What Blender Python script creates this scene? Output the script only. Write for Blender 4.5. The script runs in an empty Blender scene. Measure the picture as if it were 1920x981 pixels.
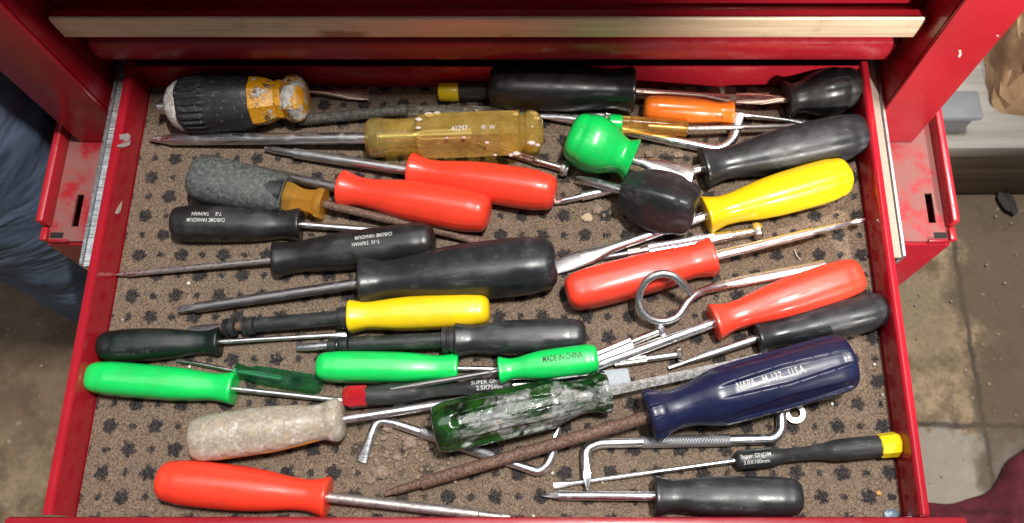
import bpy, bmesh, math, random
from mathutils import Vector, Matrix, noise
random.seed(7)
PI = math.pi
S = bpy.context.scene
COL = S.collection

# ------------------------------------------------------------------ camera, light, exposure
HC = 0.5453                      # camera height above the drawer floor
FPX, CXP, CYP = 1619.0, 1040.0, 490.5
PITCH = math.atan2(4642, FPX)
cp, sp = math.cos(PITCH), math.sin(PITCH)
FWD = Vector((0, cp, -sp))
cam = bpy.data.cameras.new('camera')
cam.sensor_width = 36.0
cam.lens = FPX / 1920 * 36
cam.shift_x = -(CXP - 960) / 1920
cam.clip_start, cam.clip_end = 0.01, 50
cam.dof.use_dof = True
cam.dof.focus_distance = 0.54
cam.dof.aperture_fstop = 13
co = bpy.data.objects.new('camera', cam)
COL.objects.link(co)
co.location = (0, 0, HC)
co.rotation_euler = (PI / 2 - PITCH, 0, 0)
S.camera = co

w = bpy.data.worlds.new('World'); S.world = w; w.use_nodes = True
bg = w.node_tree.nodes['Background']
bg.inputs[0].default_value = (0.93, 0.96, 1.0, 1)
bg.inputs[1].default_value = 0.115

def area(name, loc, target, sx, sy, power, col):
    l = bpy.data.lights.new(name, 'AREA'); l.shape = 'RECTANGLE'; l.size = sx; l.size_y = sy
    l.energy = power; l.color = col
    o = bpy.data.objects.new(name, l); COL.objects.link(o); o.location = loc
    o.rotation_euler = (Vector(target) - Vector(loc)).to_track_quat('-Z', 'Y').to_euler()
    return o
area('ceiling_lamp', (0.34, 0.25, 1.75), (-0.04, 0.17, 0), 0.22, 0.030, 43, (1.0, 0.965, 0.91))
area('ceiling_bounce', (0.0, 0.80, 2.3), (0.0, 0.80, 0), 3.0, 1.5, 44, (0.97, 0.98, 1.0))
sl = bpy.data.lights.new('side_spot', 'SPOT'); sl.energy = 150; sl.color = (1.0, .94, .86); sl.spot_size = math.radians(24); sl.spot_blend = .7; sl.shadow_soft_size = .03  # added spot, stands in for the bright patch on the right post and tray
so = bpy.data.objects.new('side_spot', sl); COL.objects.link(so); so.location = (.62, -.80, .80)
so.rotation_euler = (Vector((.34, .31, .06)) - Vector(so.location)).to_track_quat('-Z', 'Y').to_euler()
S.view_settings.view_transform = 'Standard'
S.view_settings.look = 'None'
S.view_settings.exposure = 0.0
S.view_settings.gamma = 1.0
S.view_settings.use_curve_mapping = False
S.cycles.max_bounces = 10
S.cycles.transmission_bounces = 8
S.cycles.caustics_refractive = True
S.cycles.sample_clamp_indirect = 6

# ------------------------------------------------------------------ pixel of the photo -> point at height z
def P(px, py, z):
    a = (px - CXP) / FPX; b = -(py - CYP) / FPX
    d = Vector((a, cp + sp * b, -sp + cp * b))
    t = (z - HC) / d.z
    return Vector((d.x * t, d.y * t, z))
def mpp(p):                      # metres per photo pixel at a point
    return (p - Vector((0, 0, HC))).dot(FWD) / FPX

# ------------------------------------------------------------------ materials
class N:
    def __init__(s, name):
        s.m = bpy.data.materials.new(name); s.m.use_nodes = True
        s.t = s.m.node_tree; s.b = s.t.nodes['Principled BSDF']
        s.tc = s.t.nodes.new('ShaderNodeTexCoord')
    def new(s, k, **kw):
        n = s.t.nodes.new(k)
        for a, v in kw.items(): setattr(n, a, v)
        return n
    def link(s, a, b): s.t.links.new(a, b)
    def val(s, sock, v):
        if isinstance(v, (int, float, tuple)): sock.default_value = v
        else: s.link(v, sock)
    def noise(s, scale, detail=3, rough=.55, vec=None, dist=0):
        n = s.new('ShaderNodeTexNoise'); n.inputs['Scale'].default_value = scale
        n.inputs['Detail'].default_value = detail; n.inputs['Roughness'].default_value = rough
        n.inputs['Distortion'].default_value = dist
        s.link(vec or s.tc.outputs['Object'], n.inputs['Vector']); return n.outputs['Fac']
    def scaled(s, v):
        m = s.new('ShaderNodeMapping'); m.inputs['Scale'].default_value = v
        s.link(s.tc.outputs['Object'], m.inputs['Vector']); return m.outputs['Vector']
    def ramp(s, fac, a, b, lo=0., hi=1.):
        n = s.new('ShaderNodeMapRange'); n.interpolation_type = 'SMOOTHSTEP'
        s.val(n.inputs['Value'], fac)
        n.inputs['From Min'].default_value = a; n.inputs['From Max'].default_value = b
        n.inputs['To Min'].default_value = lo; n.inputs['To Max'].default_value = hi
        return n.outputs['Result']
    def mix(s, fac, a, b):
        n = s.new('ShaderNodeMix', data_type='RGBA')
        s.val(n.inputs['Factor'], fac)
        for sock, v in ((n.inputs[6], a), (n.inputs[7], b)):
            if isinstance(v, tuple): sock.default_value = (*v[:3], 1)
            else: s.link(v, sock)
        return n.outputs[2]
    def math(s, op, a, b=0., c=0.):
        n = s.new('ShaderNodeMath', operation=op)
        s.val(n.inputs[0], a); s.val(n.inputs[1], b); s.val(n.inputs[2], c)
        return n.outputs[0]
    def bump(s, h, strength, dist=.0005):
        n = s.new('ShaderNodeBump'); n.inputs['Strength'].default_value = strength
        n.inputs['Distance'].default_value = dist
        s.link(h, n.inputs['Height']); s.link(n.outputs[0], s.b.inputs['Normal']); return n
    def set(s, **kw):
        for k, v in kw.items():
            sock = s.b.inputs[k.replace('_', ' ')]
            if isinstance(v, tuple) and len(v) == 3: v = (*v, 1)
            s.val(sock, v)
        return s

def plastic(name, col, rough=.32, dirt=(.12, .09, .06), amount=.5, grain=1.0, coat=.25):
    """moulded plastic: faint mottling, handling grime in patches, fine scratches"""
    n = N(name)
    big = n.noise(70, 4); fine = n.noise(900, 3)
    scr = n.noise(420, 3, .6, n.scaled((.12, 1, 1)))
    c = n.mix(n.ramp(big, .35, .7), col, tuple(min(1, x * .86 + .004) for x in col))
    g = n.math('MULTIPLY', n.ramp(n.noise(160, 6, .7), .55, .74), n.ramp(fine, .42, .62))
    c = n.mix(n.math('MULTIPLY', g, amount), c, dirt)
    sc2 = n.ramp(n.noise(260, 5, .75, n.scaled((.22, 1, 1)), .8), .665, .70)
    c = n.mix(n.math('MULTIPLY', sc2, .30), c, tuple(min(1, x * .7 + .16) for x in col))
    r = n.ramp(scr, .3, .75, rough * .8, rough * 1.5)
    n.set(Base_Color=c, Roughness=r, IOR=1.47, Coat_Weight=coat, Coat_Roughness=.13)
    h = n.math('ADD', n.math('MULTIPLY', scr, .5), n.math('MULTIPLY', fine, .25))
    n.bump(h, .10 * grain, .0004)
    return n.m
def rubber(name, col, rough=.42, dust=(.30, .29, .27), amount=.25):
    n = N(name)
    big = n.noise(55, 5, .65); fine = n.noise(1100, 3)
    scr = n.noise(350, 4, .65, n.scaled((.1, 1, 1)))
    f = n.math('MULTIPLY', n.ramp(big, .46, .70), n.ramp(scr, .42, .66))
    c = n.mix(n.math('MULTIPLY', f, amount), col, dust)
    sp_ = n.ramp(n.noise(520, 2), .73, .77)
    c = n.mix(n.math('MULTIPLY', sp_, .5 * min(1, amount * 2)), c, (.35, .33, .30))
    sc2 = n.ramp(n.noise(240, 5, .75, n.scaled((.2, 1, 1)), .8), .655, .69)
    c = n.mix(n.math('MULTIPLY', sc2, .35), c, (.20, .20, .195))
    n.set(Base_Color=c, Roughness=n.ramp(big, .3, .7, rough * .70, rough * 1.5), IOR=1.5)
    n.bump(n.math('ADD', n.math('MULTIPLY', fine, .4), scr), .12, .0004)
    return n.m
def metal(name, col, rough=.22, grime=(.07, .055, .045), amount=.4, rust=0.):
    n = N(name)
    brush = n.noise(1500, 3, .6, n.scaled((.05, 1, 1)))
    blot = n.noise(150, 6, .7)
    f = n.math('MULTIPLY', n.ramp(blot, .52, .74), amount)
    c = n.mix(f, col, grime)
    rg = n.ramp(brush, .3, .7, rough * .8, rough * 1.4)
    rg = n.math('ADD', rg, n.math('MULTIPLY', f, .5))
    mt = n.math('SUBTRACT', 1.0, n.math('MULTIPLY', f, .6))
    if rust:
        rs = n.noise(420, 6, .75)
        rf = n.math('MULTIPLY', n.ramp(rs, .50 - .28 * rust, .62 - .20 * rust), min(1, rust * 1.15))
        rc = n.mix(n.ramp(n.noise(700, 4), .35, .68), (.075, .040, .027), (.20, .115, .082))
        c = n.mix(rf, c, rc); rg = n.math('ADD', rg, n.math('MULTIPLY', rf, .22))
        mt = n.math('MULTIPLY', mt, n.math('SUBTRACT', 1.0, n.math('MULTIPLY', rf, .85)))
        n.bump(n.math('ADD', rs, n.math('MULTIPLY', n.noise(1300, 3), .5)), .35 * rust + .1, .0006)
    else:
        n.bump(brush, .05, .0003)
    n.set(Base_Color=c, Roughness=rg, Metallic=mt)
    return n.m
def acetate(name, col, rough=.12, splash=None, amount=.0, scale=120, lo=.56, tint=None, clear=(.97, .82)):
    """clear coloured handle plastic, optionally splashed with old paint"""
    n = N(name)
    haze = n.noise(90, 5, .65)
    base = n.mix(n.ramp(haze, .4, .7), col, tuple(x * .8 for x in col))
    tr = n.ramp(haze, .35, .75, *clear)
    rg = n.ramp(n.noise(300, 4), .3, .7, rough * .7, rough * 1.8)
    hgt = n.noise(700, 3)
    if splash:
        a = n.noise(scale, 9, .74, n.scaled((.55, 1, 1)), .8)
        m = n.ramp(a, lo - .01, lo + .05)
        base = n.mix(m, base, n.mix(n.ramp(n.noise(330, 6, .7, n.scaled((.4, 1, 1))), .38, .62), splash, tuple(x * .3 for x in splash)))
        tr = n.math('MULTIPLY', tr, n.math('SUBTRACT', 1.0, m))
        rg = n.math('ADD', rg, n.math('MULTIPLY', m, .5))
        hgt = n.math('ADD', n.math('MULTIPLY', m, 2.2), hgt)
    n.set(Base_Color=base, Roughness=rg, Transmission_Weight=tr, IOR=1.46)
    n.bump(hgt, .10, .0005)
    tp = n.new('ShaderNodeBsdfTransparent'); n.val(tp.inputs[0], (*(tint or col), 1))
    mx = n.new('ShaderNodeMixShader'); n.val(mx.inputs[0], n.math('MULTIPLY', tr, .68))
    n.link(n.b.outputs[0], mx.inputs[1]); n.link(tp.outputs[0], mx.inputs[2])
    n.link(mx.outputs[0], n.t.nodes['Material Output'].inputs['Surface'])
    return n.m
def splashed(name, col, splash, lo=.52, scale=120, rough=.5, second=None, bmp=1., soft=.03):
    n = N(name)
    a = n.noise(scale, 8, .7, None, .5)
    m = n.ramp(a, lo, lo + soft)
    sc = n.mix(n.ramp(n.noise(330, 5), .35, .66), splash, tuple(x * .55 for x in splash))
    c = n.mix(n.ramp(n.noise(600, 4), .3, .7), col, tuple(x * .65 for x in col))
    if second: c = n.mix(n.ramp(n.noise(scale * .8, 6, .7, n.scaled((1.3, 1, .7))), .55, .6), c, second)
    c = n.mix(m, c, sc)
    n.set(Base_Color=c, Roughness=n.ramp(a, .3, .8, rough * .7, rough * 1.4))
    n.bump(n.math('ADD', n.math('MULTIPLY', m, 1.5), n.noise(800, 4)), .35 * bmp, .0006)
    return n.m
def enamel(name, col, rough=.26, dust=0., dustcol=(.42, .27, .25)):
    n = N(name)
    big = n.noise(14, 4); peel = n.noise(420, 2)
    c = n.mix(n.ramp(big, .3, .7), col, tuple(x * .82 for x in col))
    sc = n.ramp(n.noise(230, 5, .7, n.scaled((.3, .3, 1))), .735, .76)
    c = n.mix(n.math('MULTIPLY', sc, .5), c, (.55, .38, .36))
    d = 0.
    if dust:
        d = n.math('MULTIPLY', n.ramp(n.noise(45, 5, .65), .36, .56), n.ramp(n.noise(900, 4, .7), .25, .6, .55, 1.0))
        d = n.math('MULTIPLY', d, dust)
        c = n.mix(d, c, dustcol)
        n.set(Roughness=n.math('ADD', n.ramp(big, .3, .7, rough, rough * 1.3), n.math('MULTIPLY', d, .5)))
    else:
        n.set(Roughness=n.ramp(n.noise(60, 5, .65), .3, .75, rough * .75, rough * 1.6))
    n.set(Base_Color=c, IOR=1.5)
    n.bump(peel, .05, .0006)
    return n.m
def plain(name, col, rough=.5):
    n = N(name)
    c = n.mix(n.ramp(n.noise(1500, 3), .3, .75), col, tuple(x * .6 for x in col))
    n.set(Base_Color=c, Roughness=rough); return n.m

M = {}
M['red'] = plastic('red_plastic', (.92, .052, .022), .36)
M['green'] = plastic('green_plastic', (.004, .57, .098), .28, (.10, .10, .04), .55)
M['yellow'] = plastic('yellow_plastic', (.84, .55, .004), .30, (.25, .14, .03), .45)
M['orange'] = plastic('orange_plastic', (.83, .17, .010), .27, (.2, .08, .03), .3)
M['navy'] = plastic('navy_plastic', (.0075, .0110, .046), .33, (.12, .11, .12), .25, .5, .0)
M['darkgreen'] = rubber('dark_green_plastic', (.004, .010, .0085), .36, (.08, .10, .09), .15)
M['black'] = rubber('black_plastic', (.0125, .012, .012), .36, (.2, .2, .19), .15)
M['charcoal'] = rubber('charcoal_rubber', (.017, .019, .021), .34, (.17, .175, .18), .32)
M['matblack'] = rubber('matte_black_plastic', (.016, .017, .017), .5, (.2, .2, .19), .3)
M['tubegreen'] = rubber('greenish_black_tube', (.016, .022, .019), .42, (.2, .2, .17), .35)
M['redcap'] = plastic('crimson_cap_plastic', (.40, .008, .016), .28)
M['yellowcap'] = plastic('lemon_cap_plastic', (.80, .60, .006), .30)
M['chrome'] = metal('chrome', (.80, .81, .83), .27, (.25, .22, .20), .35)
M['steel'] = metal('dull_steel', (.60, .60, .61), .34, (.10, .08, .07), .5)
M['darksteel'] = metal('dark_steel', (.30, .29, .29), .40, (.07, .055, .05), .6)
M['bluegrey'] = plain('scuffed_blade', (.36, .40, .43), .55)
M['rusty'] = metal('rusty_steel', (.34, .27, .235), .4, (.06, .04, .03), .5, 1.0)
M['halfrust'] = metal('stained_steel', (.48, .45, .44), .38, (.08, .06, .05), .5, .30)
M['brass'] = metal('nickel_plate', (.74, .71, .64), .24, (.22, .18, .12), .3)
M['coppery'] = metal('warm_steel', (.55, .40, .33), .3, (.12, .07, .05), .45)
M['galv'] = metal('galvanised_steel', (.66, .68, .69), .32, (.30, .29, .27), .45)
M['amber'] = acetate('amber_acetate', (1.0, .70, .20), .05, (.74, .72, .68), 1, 85, .655, (1.0, .93, .50), (.74, .50))
M['neckamber'] = acetate('dark_amber_acetate', (.90, .46, .08), .10, (.50, .42, .32), 1, 160, .64, (1.0, .86, .42), (.62, .40))
M['clearamber'] = acetate('pale_amber_acetate', (.95, .86, .58), .12, (.72, .70, .66), 1, 120, .62)
M['smallamber'] = acetate('orange_amber_acetate', (.95, .50, .12), .10, (.40, .30, .22), 1, 220, .64, (1.0, .82, .44), (.86, .62))
M['clear'] = acetate('hazy_clear_acetate', (.92, .91, .86), .25, (.5, .48, .44), 1, 150, .55)
M['greenclear'] = acetate('bottle_green_acetate', (.22, .68, .40), .13, (.18, .26, .2), 1, 260, .69)
def splatter():
    n = N('paint_smeared_green_acetate')
    a = n.noise(52, 9, .72, n.scaled((.75, 1, 1)), 1.0)
    st = n.noise(150, 8, .75, n.scaled((.30, 1, 1)), .6)
    geo = n.new('ShaderNodeNewGeometry'); sx = n.new('ShaderNodeSeparateXYZ'); n.link(n.tc.outputs['Object'], sx.inputs[0])
    m = n.ramp(n.math('ADD', n.math('ADD', a, n.math('MULTIPLY', sx.outputs['X'], .9)), n.math('MULTIPLY', n.math('ADD', sx.outputs['Z'], n.math('MULTIPLY', sx.outputs['Y'], -.5)), 7.0)),  .59, .69)
    m = n.math('MULTIPLY', m, n.ramp(st, .30, .48, .25, 1.))
    grime = n.ramp(n.noise(120, 8, .75, None, .6), .50, .60)
    col = n.mix(n.ramp(n.noise(70, 5, .6), .36, .60), (.008, .024, .009), (.024, .125, .018))
    sc = n.mix(n.ramp(st, .40, .66), (.11, .115, .108), (.36, .37, .355))
    sc = n.mix(n.ramp(n.noise(95, 4, .6, n.scaled((1, -1, 2))), .62, .66), sc, (.34, .26, .18))
    m = n.math('MULTIPLY', m, n.ramp(n.math('ADD', sx.outputs['X'], n.math('MULTIPLY', n.noise(200, 5), .012)), .012, .026))
    c = n.mix(m, col, sc); c = n.mix(n.math('MULTIPLY', grime, .75), c, (.018, .02, .018))
    n.set(Base_Color=c, Roughness=n.math('ADD', .10, n.math('MULTIPLY', m, .42)), Transmission_Weight=n.math('MULTIPLY', n.math('SUBTRACT', 1., m), .55), IOR=1.46, Coat_Weight=.4, Coat_Roughness=.12)
    n.bump(n.math('ADD', n.math('MULTIPLY', m, 2.), st), .16, .0006)
    return n.m
M['splatter'] = splatter()
M['crust'] = splashed('crusted_white_paint', (.42, .36, .285), (.68, .65, .60), .50, 150, .42, (.40, .32, .22), .32, .2)
M['ambercrust'] = plastic('stained_amber_plastic', (.42, .17, .03), .3)
M['splashyellow'] = splashed('paint_splashed_yellow', (.78, .36, .012), (.66, .64, .60), .58, 110, .42, (.10, .05, .03))
M['splashcap'] = splashed('white_crusted_yellow', (.74, .34, .012), (.66, .64, .60), .50, 90, .45, (.12, .06, .03))
M['splashwhite'] = splashed('white_paint_crust', (.55, .50, .42), (.78, .77, .73), .44, 160, .5, (.20, .10, .06))
M['dirtyblack'] = splashed('dirty_black_rubber', (.024, .024, .026), (.20, .20, .20), .61, 300, .5)
M['dustyblack'] = splashed('dusty_grey_rubber', (.040, .045, .046), (.165, .18, .164), .30, 520, .72, None, .5, .42)
M['speckled'] = splashed('paint_speckled_steel', (.30, .29, .28), (.66, .66, .64), .50, 330, .4)
M['redpaint'] = enamel('red_enamel', (.33, .011, .021), .26)
M['redworn'] = enamel('worn_red_enamel', (.46, .017, .028), .27)
M['reddusty'] = enamel('dusty_red_enamel', (.34, .015, .022), .36, .9, (.21, .105, .092))
M['redwall'] = enamel('glossy_red_wall_enamel', (.40, .013, .024), .13)
M['dark'] = plain('void_shade_black', (.010, .009, .009), .8)  # near-black colour paints in the shade of the chest interior and gaps
M['inkwhite'] = plain('white_ink', (.62, .62, .60), .6)
M['inkgrey'] = plain('faded_grey_ink', (.055, .06, .06), .6)
M['inkblack'] = plain('black_ink', (.012, .02, .012), .5)
M['ringblue'] = plastic('blue_ring_plastic', (.03, .045, .09), .3)
M['chip'] = plain('pale_chipped_primer', (.70, .62, .60), .6)

# ------------------------------------------------------------------ mesh helpers
def link_mesh(name, bm, mat, parent=None, mw=None, smooth=True, angle=42):
    me = bpy.data.meshes.new(name)
    bmesh.ops.recalc_face_normals(bm, faces=bm.faces)
    bm.to_mesh(me); bm.free()
    me.materials.append(mat)
    if smooth:
        me.polygons.foreach_set('use_smooth', [True] * len(me.polygons))
        me.set_sharp_from_angle(angle=math.radians(angle))
    o = bpy.data.objects.new(name, me); COL.objects.link(o)
    if parent:
        o.parent = parent
        if mw is None: mw = Matrix.Identity(4)
    if mw is not None: o.matrix_world = mw
    return o
def tag(o, label, cat, group=None, kind=None):
    if label: o['label'] = label
    if cat: o['category'] = cat
    if group: o['group'] = group
    if kind: o['kind'] = kind
    return o
def empty(name, label=None, cat=None, mw=None, group=None, kind=None):
    o = bpy.data.objects.new(name, None); COL.objects.link(o); o.empty_display_size = .02
    if mw is not None: o.matrix_world = mw
    return tag(o, label, cat, group, kind)
def box(bm, x0, x1, y0, y1, z0, z1, bevel=0., seg=2):
    r = bmesh.ops.create_cube(bm, size=1)
    bmesh.ops.scale(bm, vec=(x1 - x0, y1 - y0, z1 - z0), verts=r['verts'])
    bmesh.ops.translate(bm, vec=((x0 + x1) / 2, (y0 + y1) / 2, (z0 + z1) / 2), verts=r['verts'])
    if bevel:
        es = list({e for v in r['verts'] for e in v.link_edges})
        bmesh.ops.bevel(bm, geom=es, offset=bevel, segments=seg, affect='EDGES', profile=.5)
def boxobj(name, mat, dims, parent=None, bevel=.001, **kw):
    bm = bmesh.new(); box(bm, *dims, bevel); return link_mesh(name, bm, mat, parent, **kw)
def frame(a, b, up=Vector((0, 0, 1))):
    """matrix with origin a, x along a->b, z roughly up"""
    x = (b - a).normalized(); y = up.cross(x).normalized(); z = x.cross(y)
    m = Matrix((x, y, z)).transposed().to_4x4(); m.translation = a; return m
def rings(bm, secs, n, cross=None, roll=0., cap0=True, cap1=True):
    """loft rings along local x: secs = (x, ry, rz[, lobes]); cross(theta, i/len) multiplies"""
    prev = None; first = None
    for i, sct in enumerate(secs):
        x, ry, rz = sct[:3]; lob = sct[3] if len(sct) > 3 else 0
        vs = []
        for j in range(n):
            t = 2 * PI * j / n
            m = cross(t + roll, x) if cross else 1.
            if lob: m *= 1 - lob * (.5 - .5 * math.cos(4 * (t + PI / 4)))
            vs.append(bm.verts.new((x, ry * m * math.sin(t), rz * m * math.cos(t))))
        if prev:
            for j in range(n):
                bm.faces.new((prev[j], prev[(j + 1) % n], vs[(j + 1) % n], vs[j]))
        else: first = vs
        prev = vs
    if cap0: bm.faces.new(first[::-1])
    if cap1: bm.faces.new(prev)
def spline(pts, n):
    """smooth interpolation (monotone cubic) of (x, y) pairs -> n samples"""
    xs = [p[0] for p in pts]; ys = [p[1] for p in pts]; k = len(pts)
    d = [(ys[i + 1] - ys[i]) / (xs[i + 1] - xs[i]) for i in range(k - 1)]
    m = [d[0]] + [0 if d[i - 1] * d[i] <= 0 else 2 * d[i - 1] * d[i] / (d[i - 1] + d[i]) for i in range(1, k - 1)] + [d[-1]]
    def f(x):
        i = 0
        while i < k - 2 and x > xs[i + 1]: i += 1
        h = xs[i + 1] - xs[i]; t = (x - xs[i]) / h
        return ((2 * t ** 3 - 3 * t * t + 1) * ys[i] + (t ** 3 - 2 * t * t + t) * h * m[i]
                + (-2 * t ** 3 + 3 * t * t) * ys[i + 1] + (t ** 3 - t * t) * h * m[i + 1])
    return f

# handle outlines: (fraction from butt to collar, radius share)
STD = [(0.10, .90), (.16, .975), (.26, 1.0), (.42, .99), (.56, .93), (.70, .80), (.80, .715), (.87, .70), (.94, .77), (1.0, .87)]
LONG = [(0.08, .90), (.14, .975), (.24, 1.0), (.45, .98), (.60, .91), (.73, .78), (.82, .70), (.88, .69), (.94, .77), (1.0, .90)]
EVEN = [(0.10, .93), (.16, .985), (.3, 1.0), (.55, .99), (.68, .94), (.80, .84), (.87, .80), (.94, .87), (1.0, .97)]
STRAIGHT = [(0.08, .93), (.15, 1.0), (.4, 1.0), (.62, .97), (.76, .88), (.86, .80), (.93, .84), (1.0, .93)]
STUB = [(0.22, .90), (.34, .99), (.44, 1.0), (.56, .95), (.70, .80), (.82, .66), (.90, .64), (1.0, .80)]
FLUTED = [(0.06, .93), (.11, .985), (.2, 1.0), (.5, 1.0), (.66, .97), (.74, .86), (.81, .72), (.87, .68), (.93, .76), (.97, .86), (1.0, .88)]
def c_round(t, s): return 1.
def seam(t): return .013 * (math.exp(-(((t % (2 * PI)) - 1.12) / .045) ** 2) + math.exp(-(((t % (2 * PI)) - (1.12 + PI)) / .045) ** 2))
def c_tri(t, s): return 1 + .022 * math.cos(3 * t) + seam(t)
def c_soft4(t, s): return (abs(math.cos(t)) ** 2.7 + abs(math.sin(t)) ** 2.7) ** (-1 / 2.7) * .955 + seam(t)
def c_sq(t, s): return (abs(math.cos(t)) ** 5.0 + abs(math.sin(t)) ** 5.0) ** (-1 / 5.0) * .90
def poly(k, amt):
    a = PI / k
    def f(t, s): return 1 - amt + amt * (math.cos(a) / math.cos((t % (2 * a)) - a) - math.cos(a)) / (1 - math.cos(a))
    return f
def handle_secs(L, R, prof, butt=.5, n=46, back=.0):
    """butt: how much of the round end is drawn out; the profile is capped by an elliptic dome"""
    f = spline(prof, n); s0 = prof[0][0]; r0 = prof[0][1]
    out = []
    for i in range(13):                       # dome at the butt
        a = (i / 12) * PI / 2
        q = 1 - math.cos(a) if butt else a
        out.append((s0 * L * (1 - math.cos(a)), max(.0004, R * r0 * math.sin(a) ** butt if a > 0 else .0004)))
    for i in range(1, n + 1):
        s = s0 + (1 - s0) * i / n
        out.append((s * L, R * f(s)))
    # small rounded rim at the collar
    x, r = out[-1]
    e = min(.0012, r * .12)
    out += [(x + e * .5, r - e * .25), (x + e * .85, r - e * .8), (x + e, r - e * 1.8), (x + e * .9, r * .5)]
    return [(a, b, b) for a, b in out]

def shaft_secs(L, r, tip, wide=1.5, tl=None):
    if tip == 'phillips':
        return [(0, r, r), (L - 4.2 * r, r, r), (L - 3.9 * r, r * .97, r * .97, .12), (L - 2.2 * r, r * .70, r * .70, .42),
                (L - 1.0 * r, r * .46, r * .46, .5), (L - .12 * r, r * .22, r * .22, .4), (L, r * .1, r * .1, .2)]
    if tip == 'flat':
        t = tl or 9 * r
        return [(0, r, r), (L - t, r, r), (L - t * .72, r * (1 + (wide - 1) * .5), r * .78), (L - t * .42, r * wide, r * .5),
                (L - t * .10, r * wide, r * .24), (L, r * wide * .97, r * .17)]
    if tip == 'spade':                        # wide flat blade with shoulders that run parallel to the end
        t = tl or 14 * r
        return [(0, r, r), (L - t, r, r), (L - t * .8, r * (1 + (wide - 1) * .55), r * .75), (L - t * .62, r * wide, r * .5),
                (L - t * .3, r * wide, r * .34), (L - t * .03, r * wide * .86, r * .2), (L, r * wide * .84, r * .15)]
    if tip == 'torx':
        return [(0, r, r), (L - 3.2 * r, r, r), (L - 3.0 * r, r * .82, r * .82, .22), (L - .2 * r, r * .80, r * .80, .22), (L, r * .66, r * .66, .2)]
    if tip == 'step':
        return [(0, r, r), (L - 6 * r, r, r), (L - 5.8 * r, r * .72, r * .72), (L - 1.6 * r, r * .68, r * .68), (L - 1.4 * r, r * .62, r * .62, .25), (L, r * .50, r * .50, .25)]
    if tip == 'ball':
        return [(0, r, r), (L - 13 * r, r, r), (L - 11.5 * r, r * .72, r * .72), (L - 4.2 * r, r * .62, r * .62), (L - 3.4 * r, r * .36, r * .36),
                (L - 2.6 * r, r * .40, r * .40), (L - 2.1 * r, r * .62, r * .62), (L - .9 * r, r * .62, r * .62), (L - .2 * r, r * .40, r * .40), (L, r * .15, r * .15)]
    return [(0, r, r), (L - .5 * r, r, r), (L, r * .75, r * .75)]

def text_mesh(txt, size):
    cu = bpy.data.curves.new('t', 'FONT'); cu.body = txt; cu.size = size; cu.align_x = 'CENTER'; cu.align_y = 'CENTER'
    cu.resolution_u = 2; cu.offset = size * .008
    o = bpy.data.objects.new('t', cu); COL.objects.link(o)
    dg = bpy.context.evaluated_depsgraph_get()
    me = bpy.data.meshes.new_from_object(o.evaluated_get(dg))
    COL.objects.unlink(o); bpy.data.objects.remove(o)
    return me
def lettering(parent, txt, mw, size, x0, phi, rad, flip, mat, v0=0., name='lettering', stretch=1.):
    """print laid on the handle's own surface: u runs along the axis, v around it"""
    me = text_mesh(txt, size)
    bm = bmesh.new(); bm.from_mesh(me); bpy.data.meshes.remove(me)
    bmesh.ops.triangulate(bm, faces=bm.faces[:])
    for _ in range(2):
        bmesh.ops.subdivide_edges(bm, edges=[e for e in bm.edges if e.calc_length() > size * .16], cuts=1)
        bmesh.ops.triangulate(bm, faces=bm.faces[:])
    sgn = -1 if flip else 1
    for v in bm.verts:
        u, vv = v.co.x * stretch, v.co.y + v0
        x = x0 + sgn * u
        R0 = rad(x, phi)
        a = phi + sgn * vv / R0
        R = rad(x, a) + .0002
        v.co = (x, R * math.sin(a), R * math.cos(a))
    return link_mesh(name, bm, mat, parent, mw, smooth=False)

def zline(A, B, T, zA, zT):
    dh = math.dist(A, B); ds = math.dist(B, T)
    return zA + (zT - zA) * dh / (dh + ds)

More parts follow.
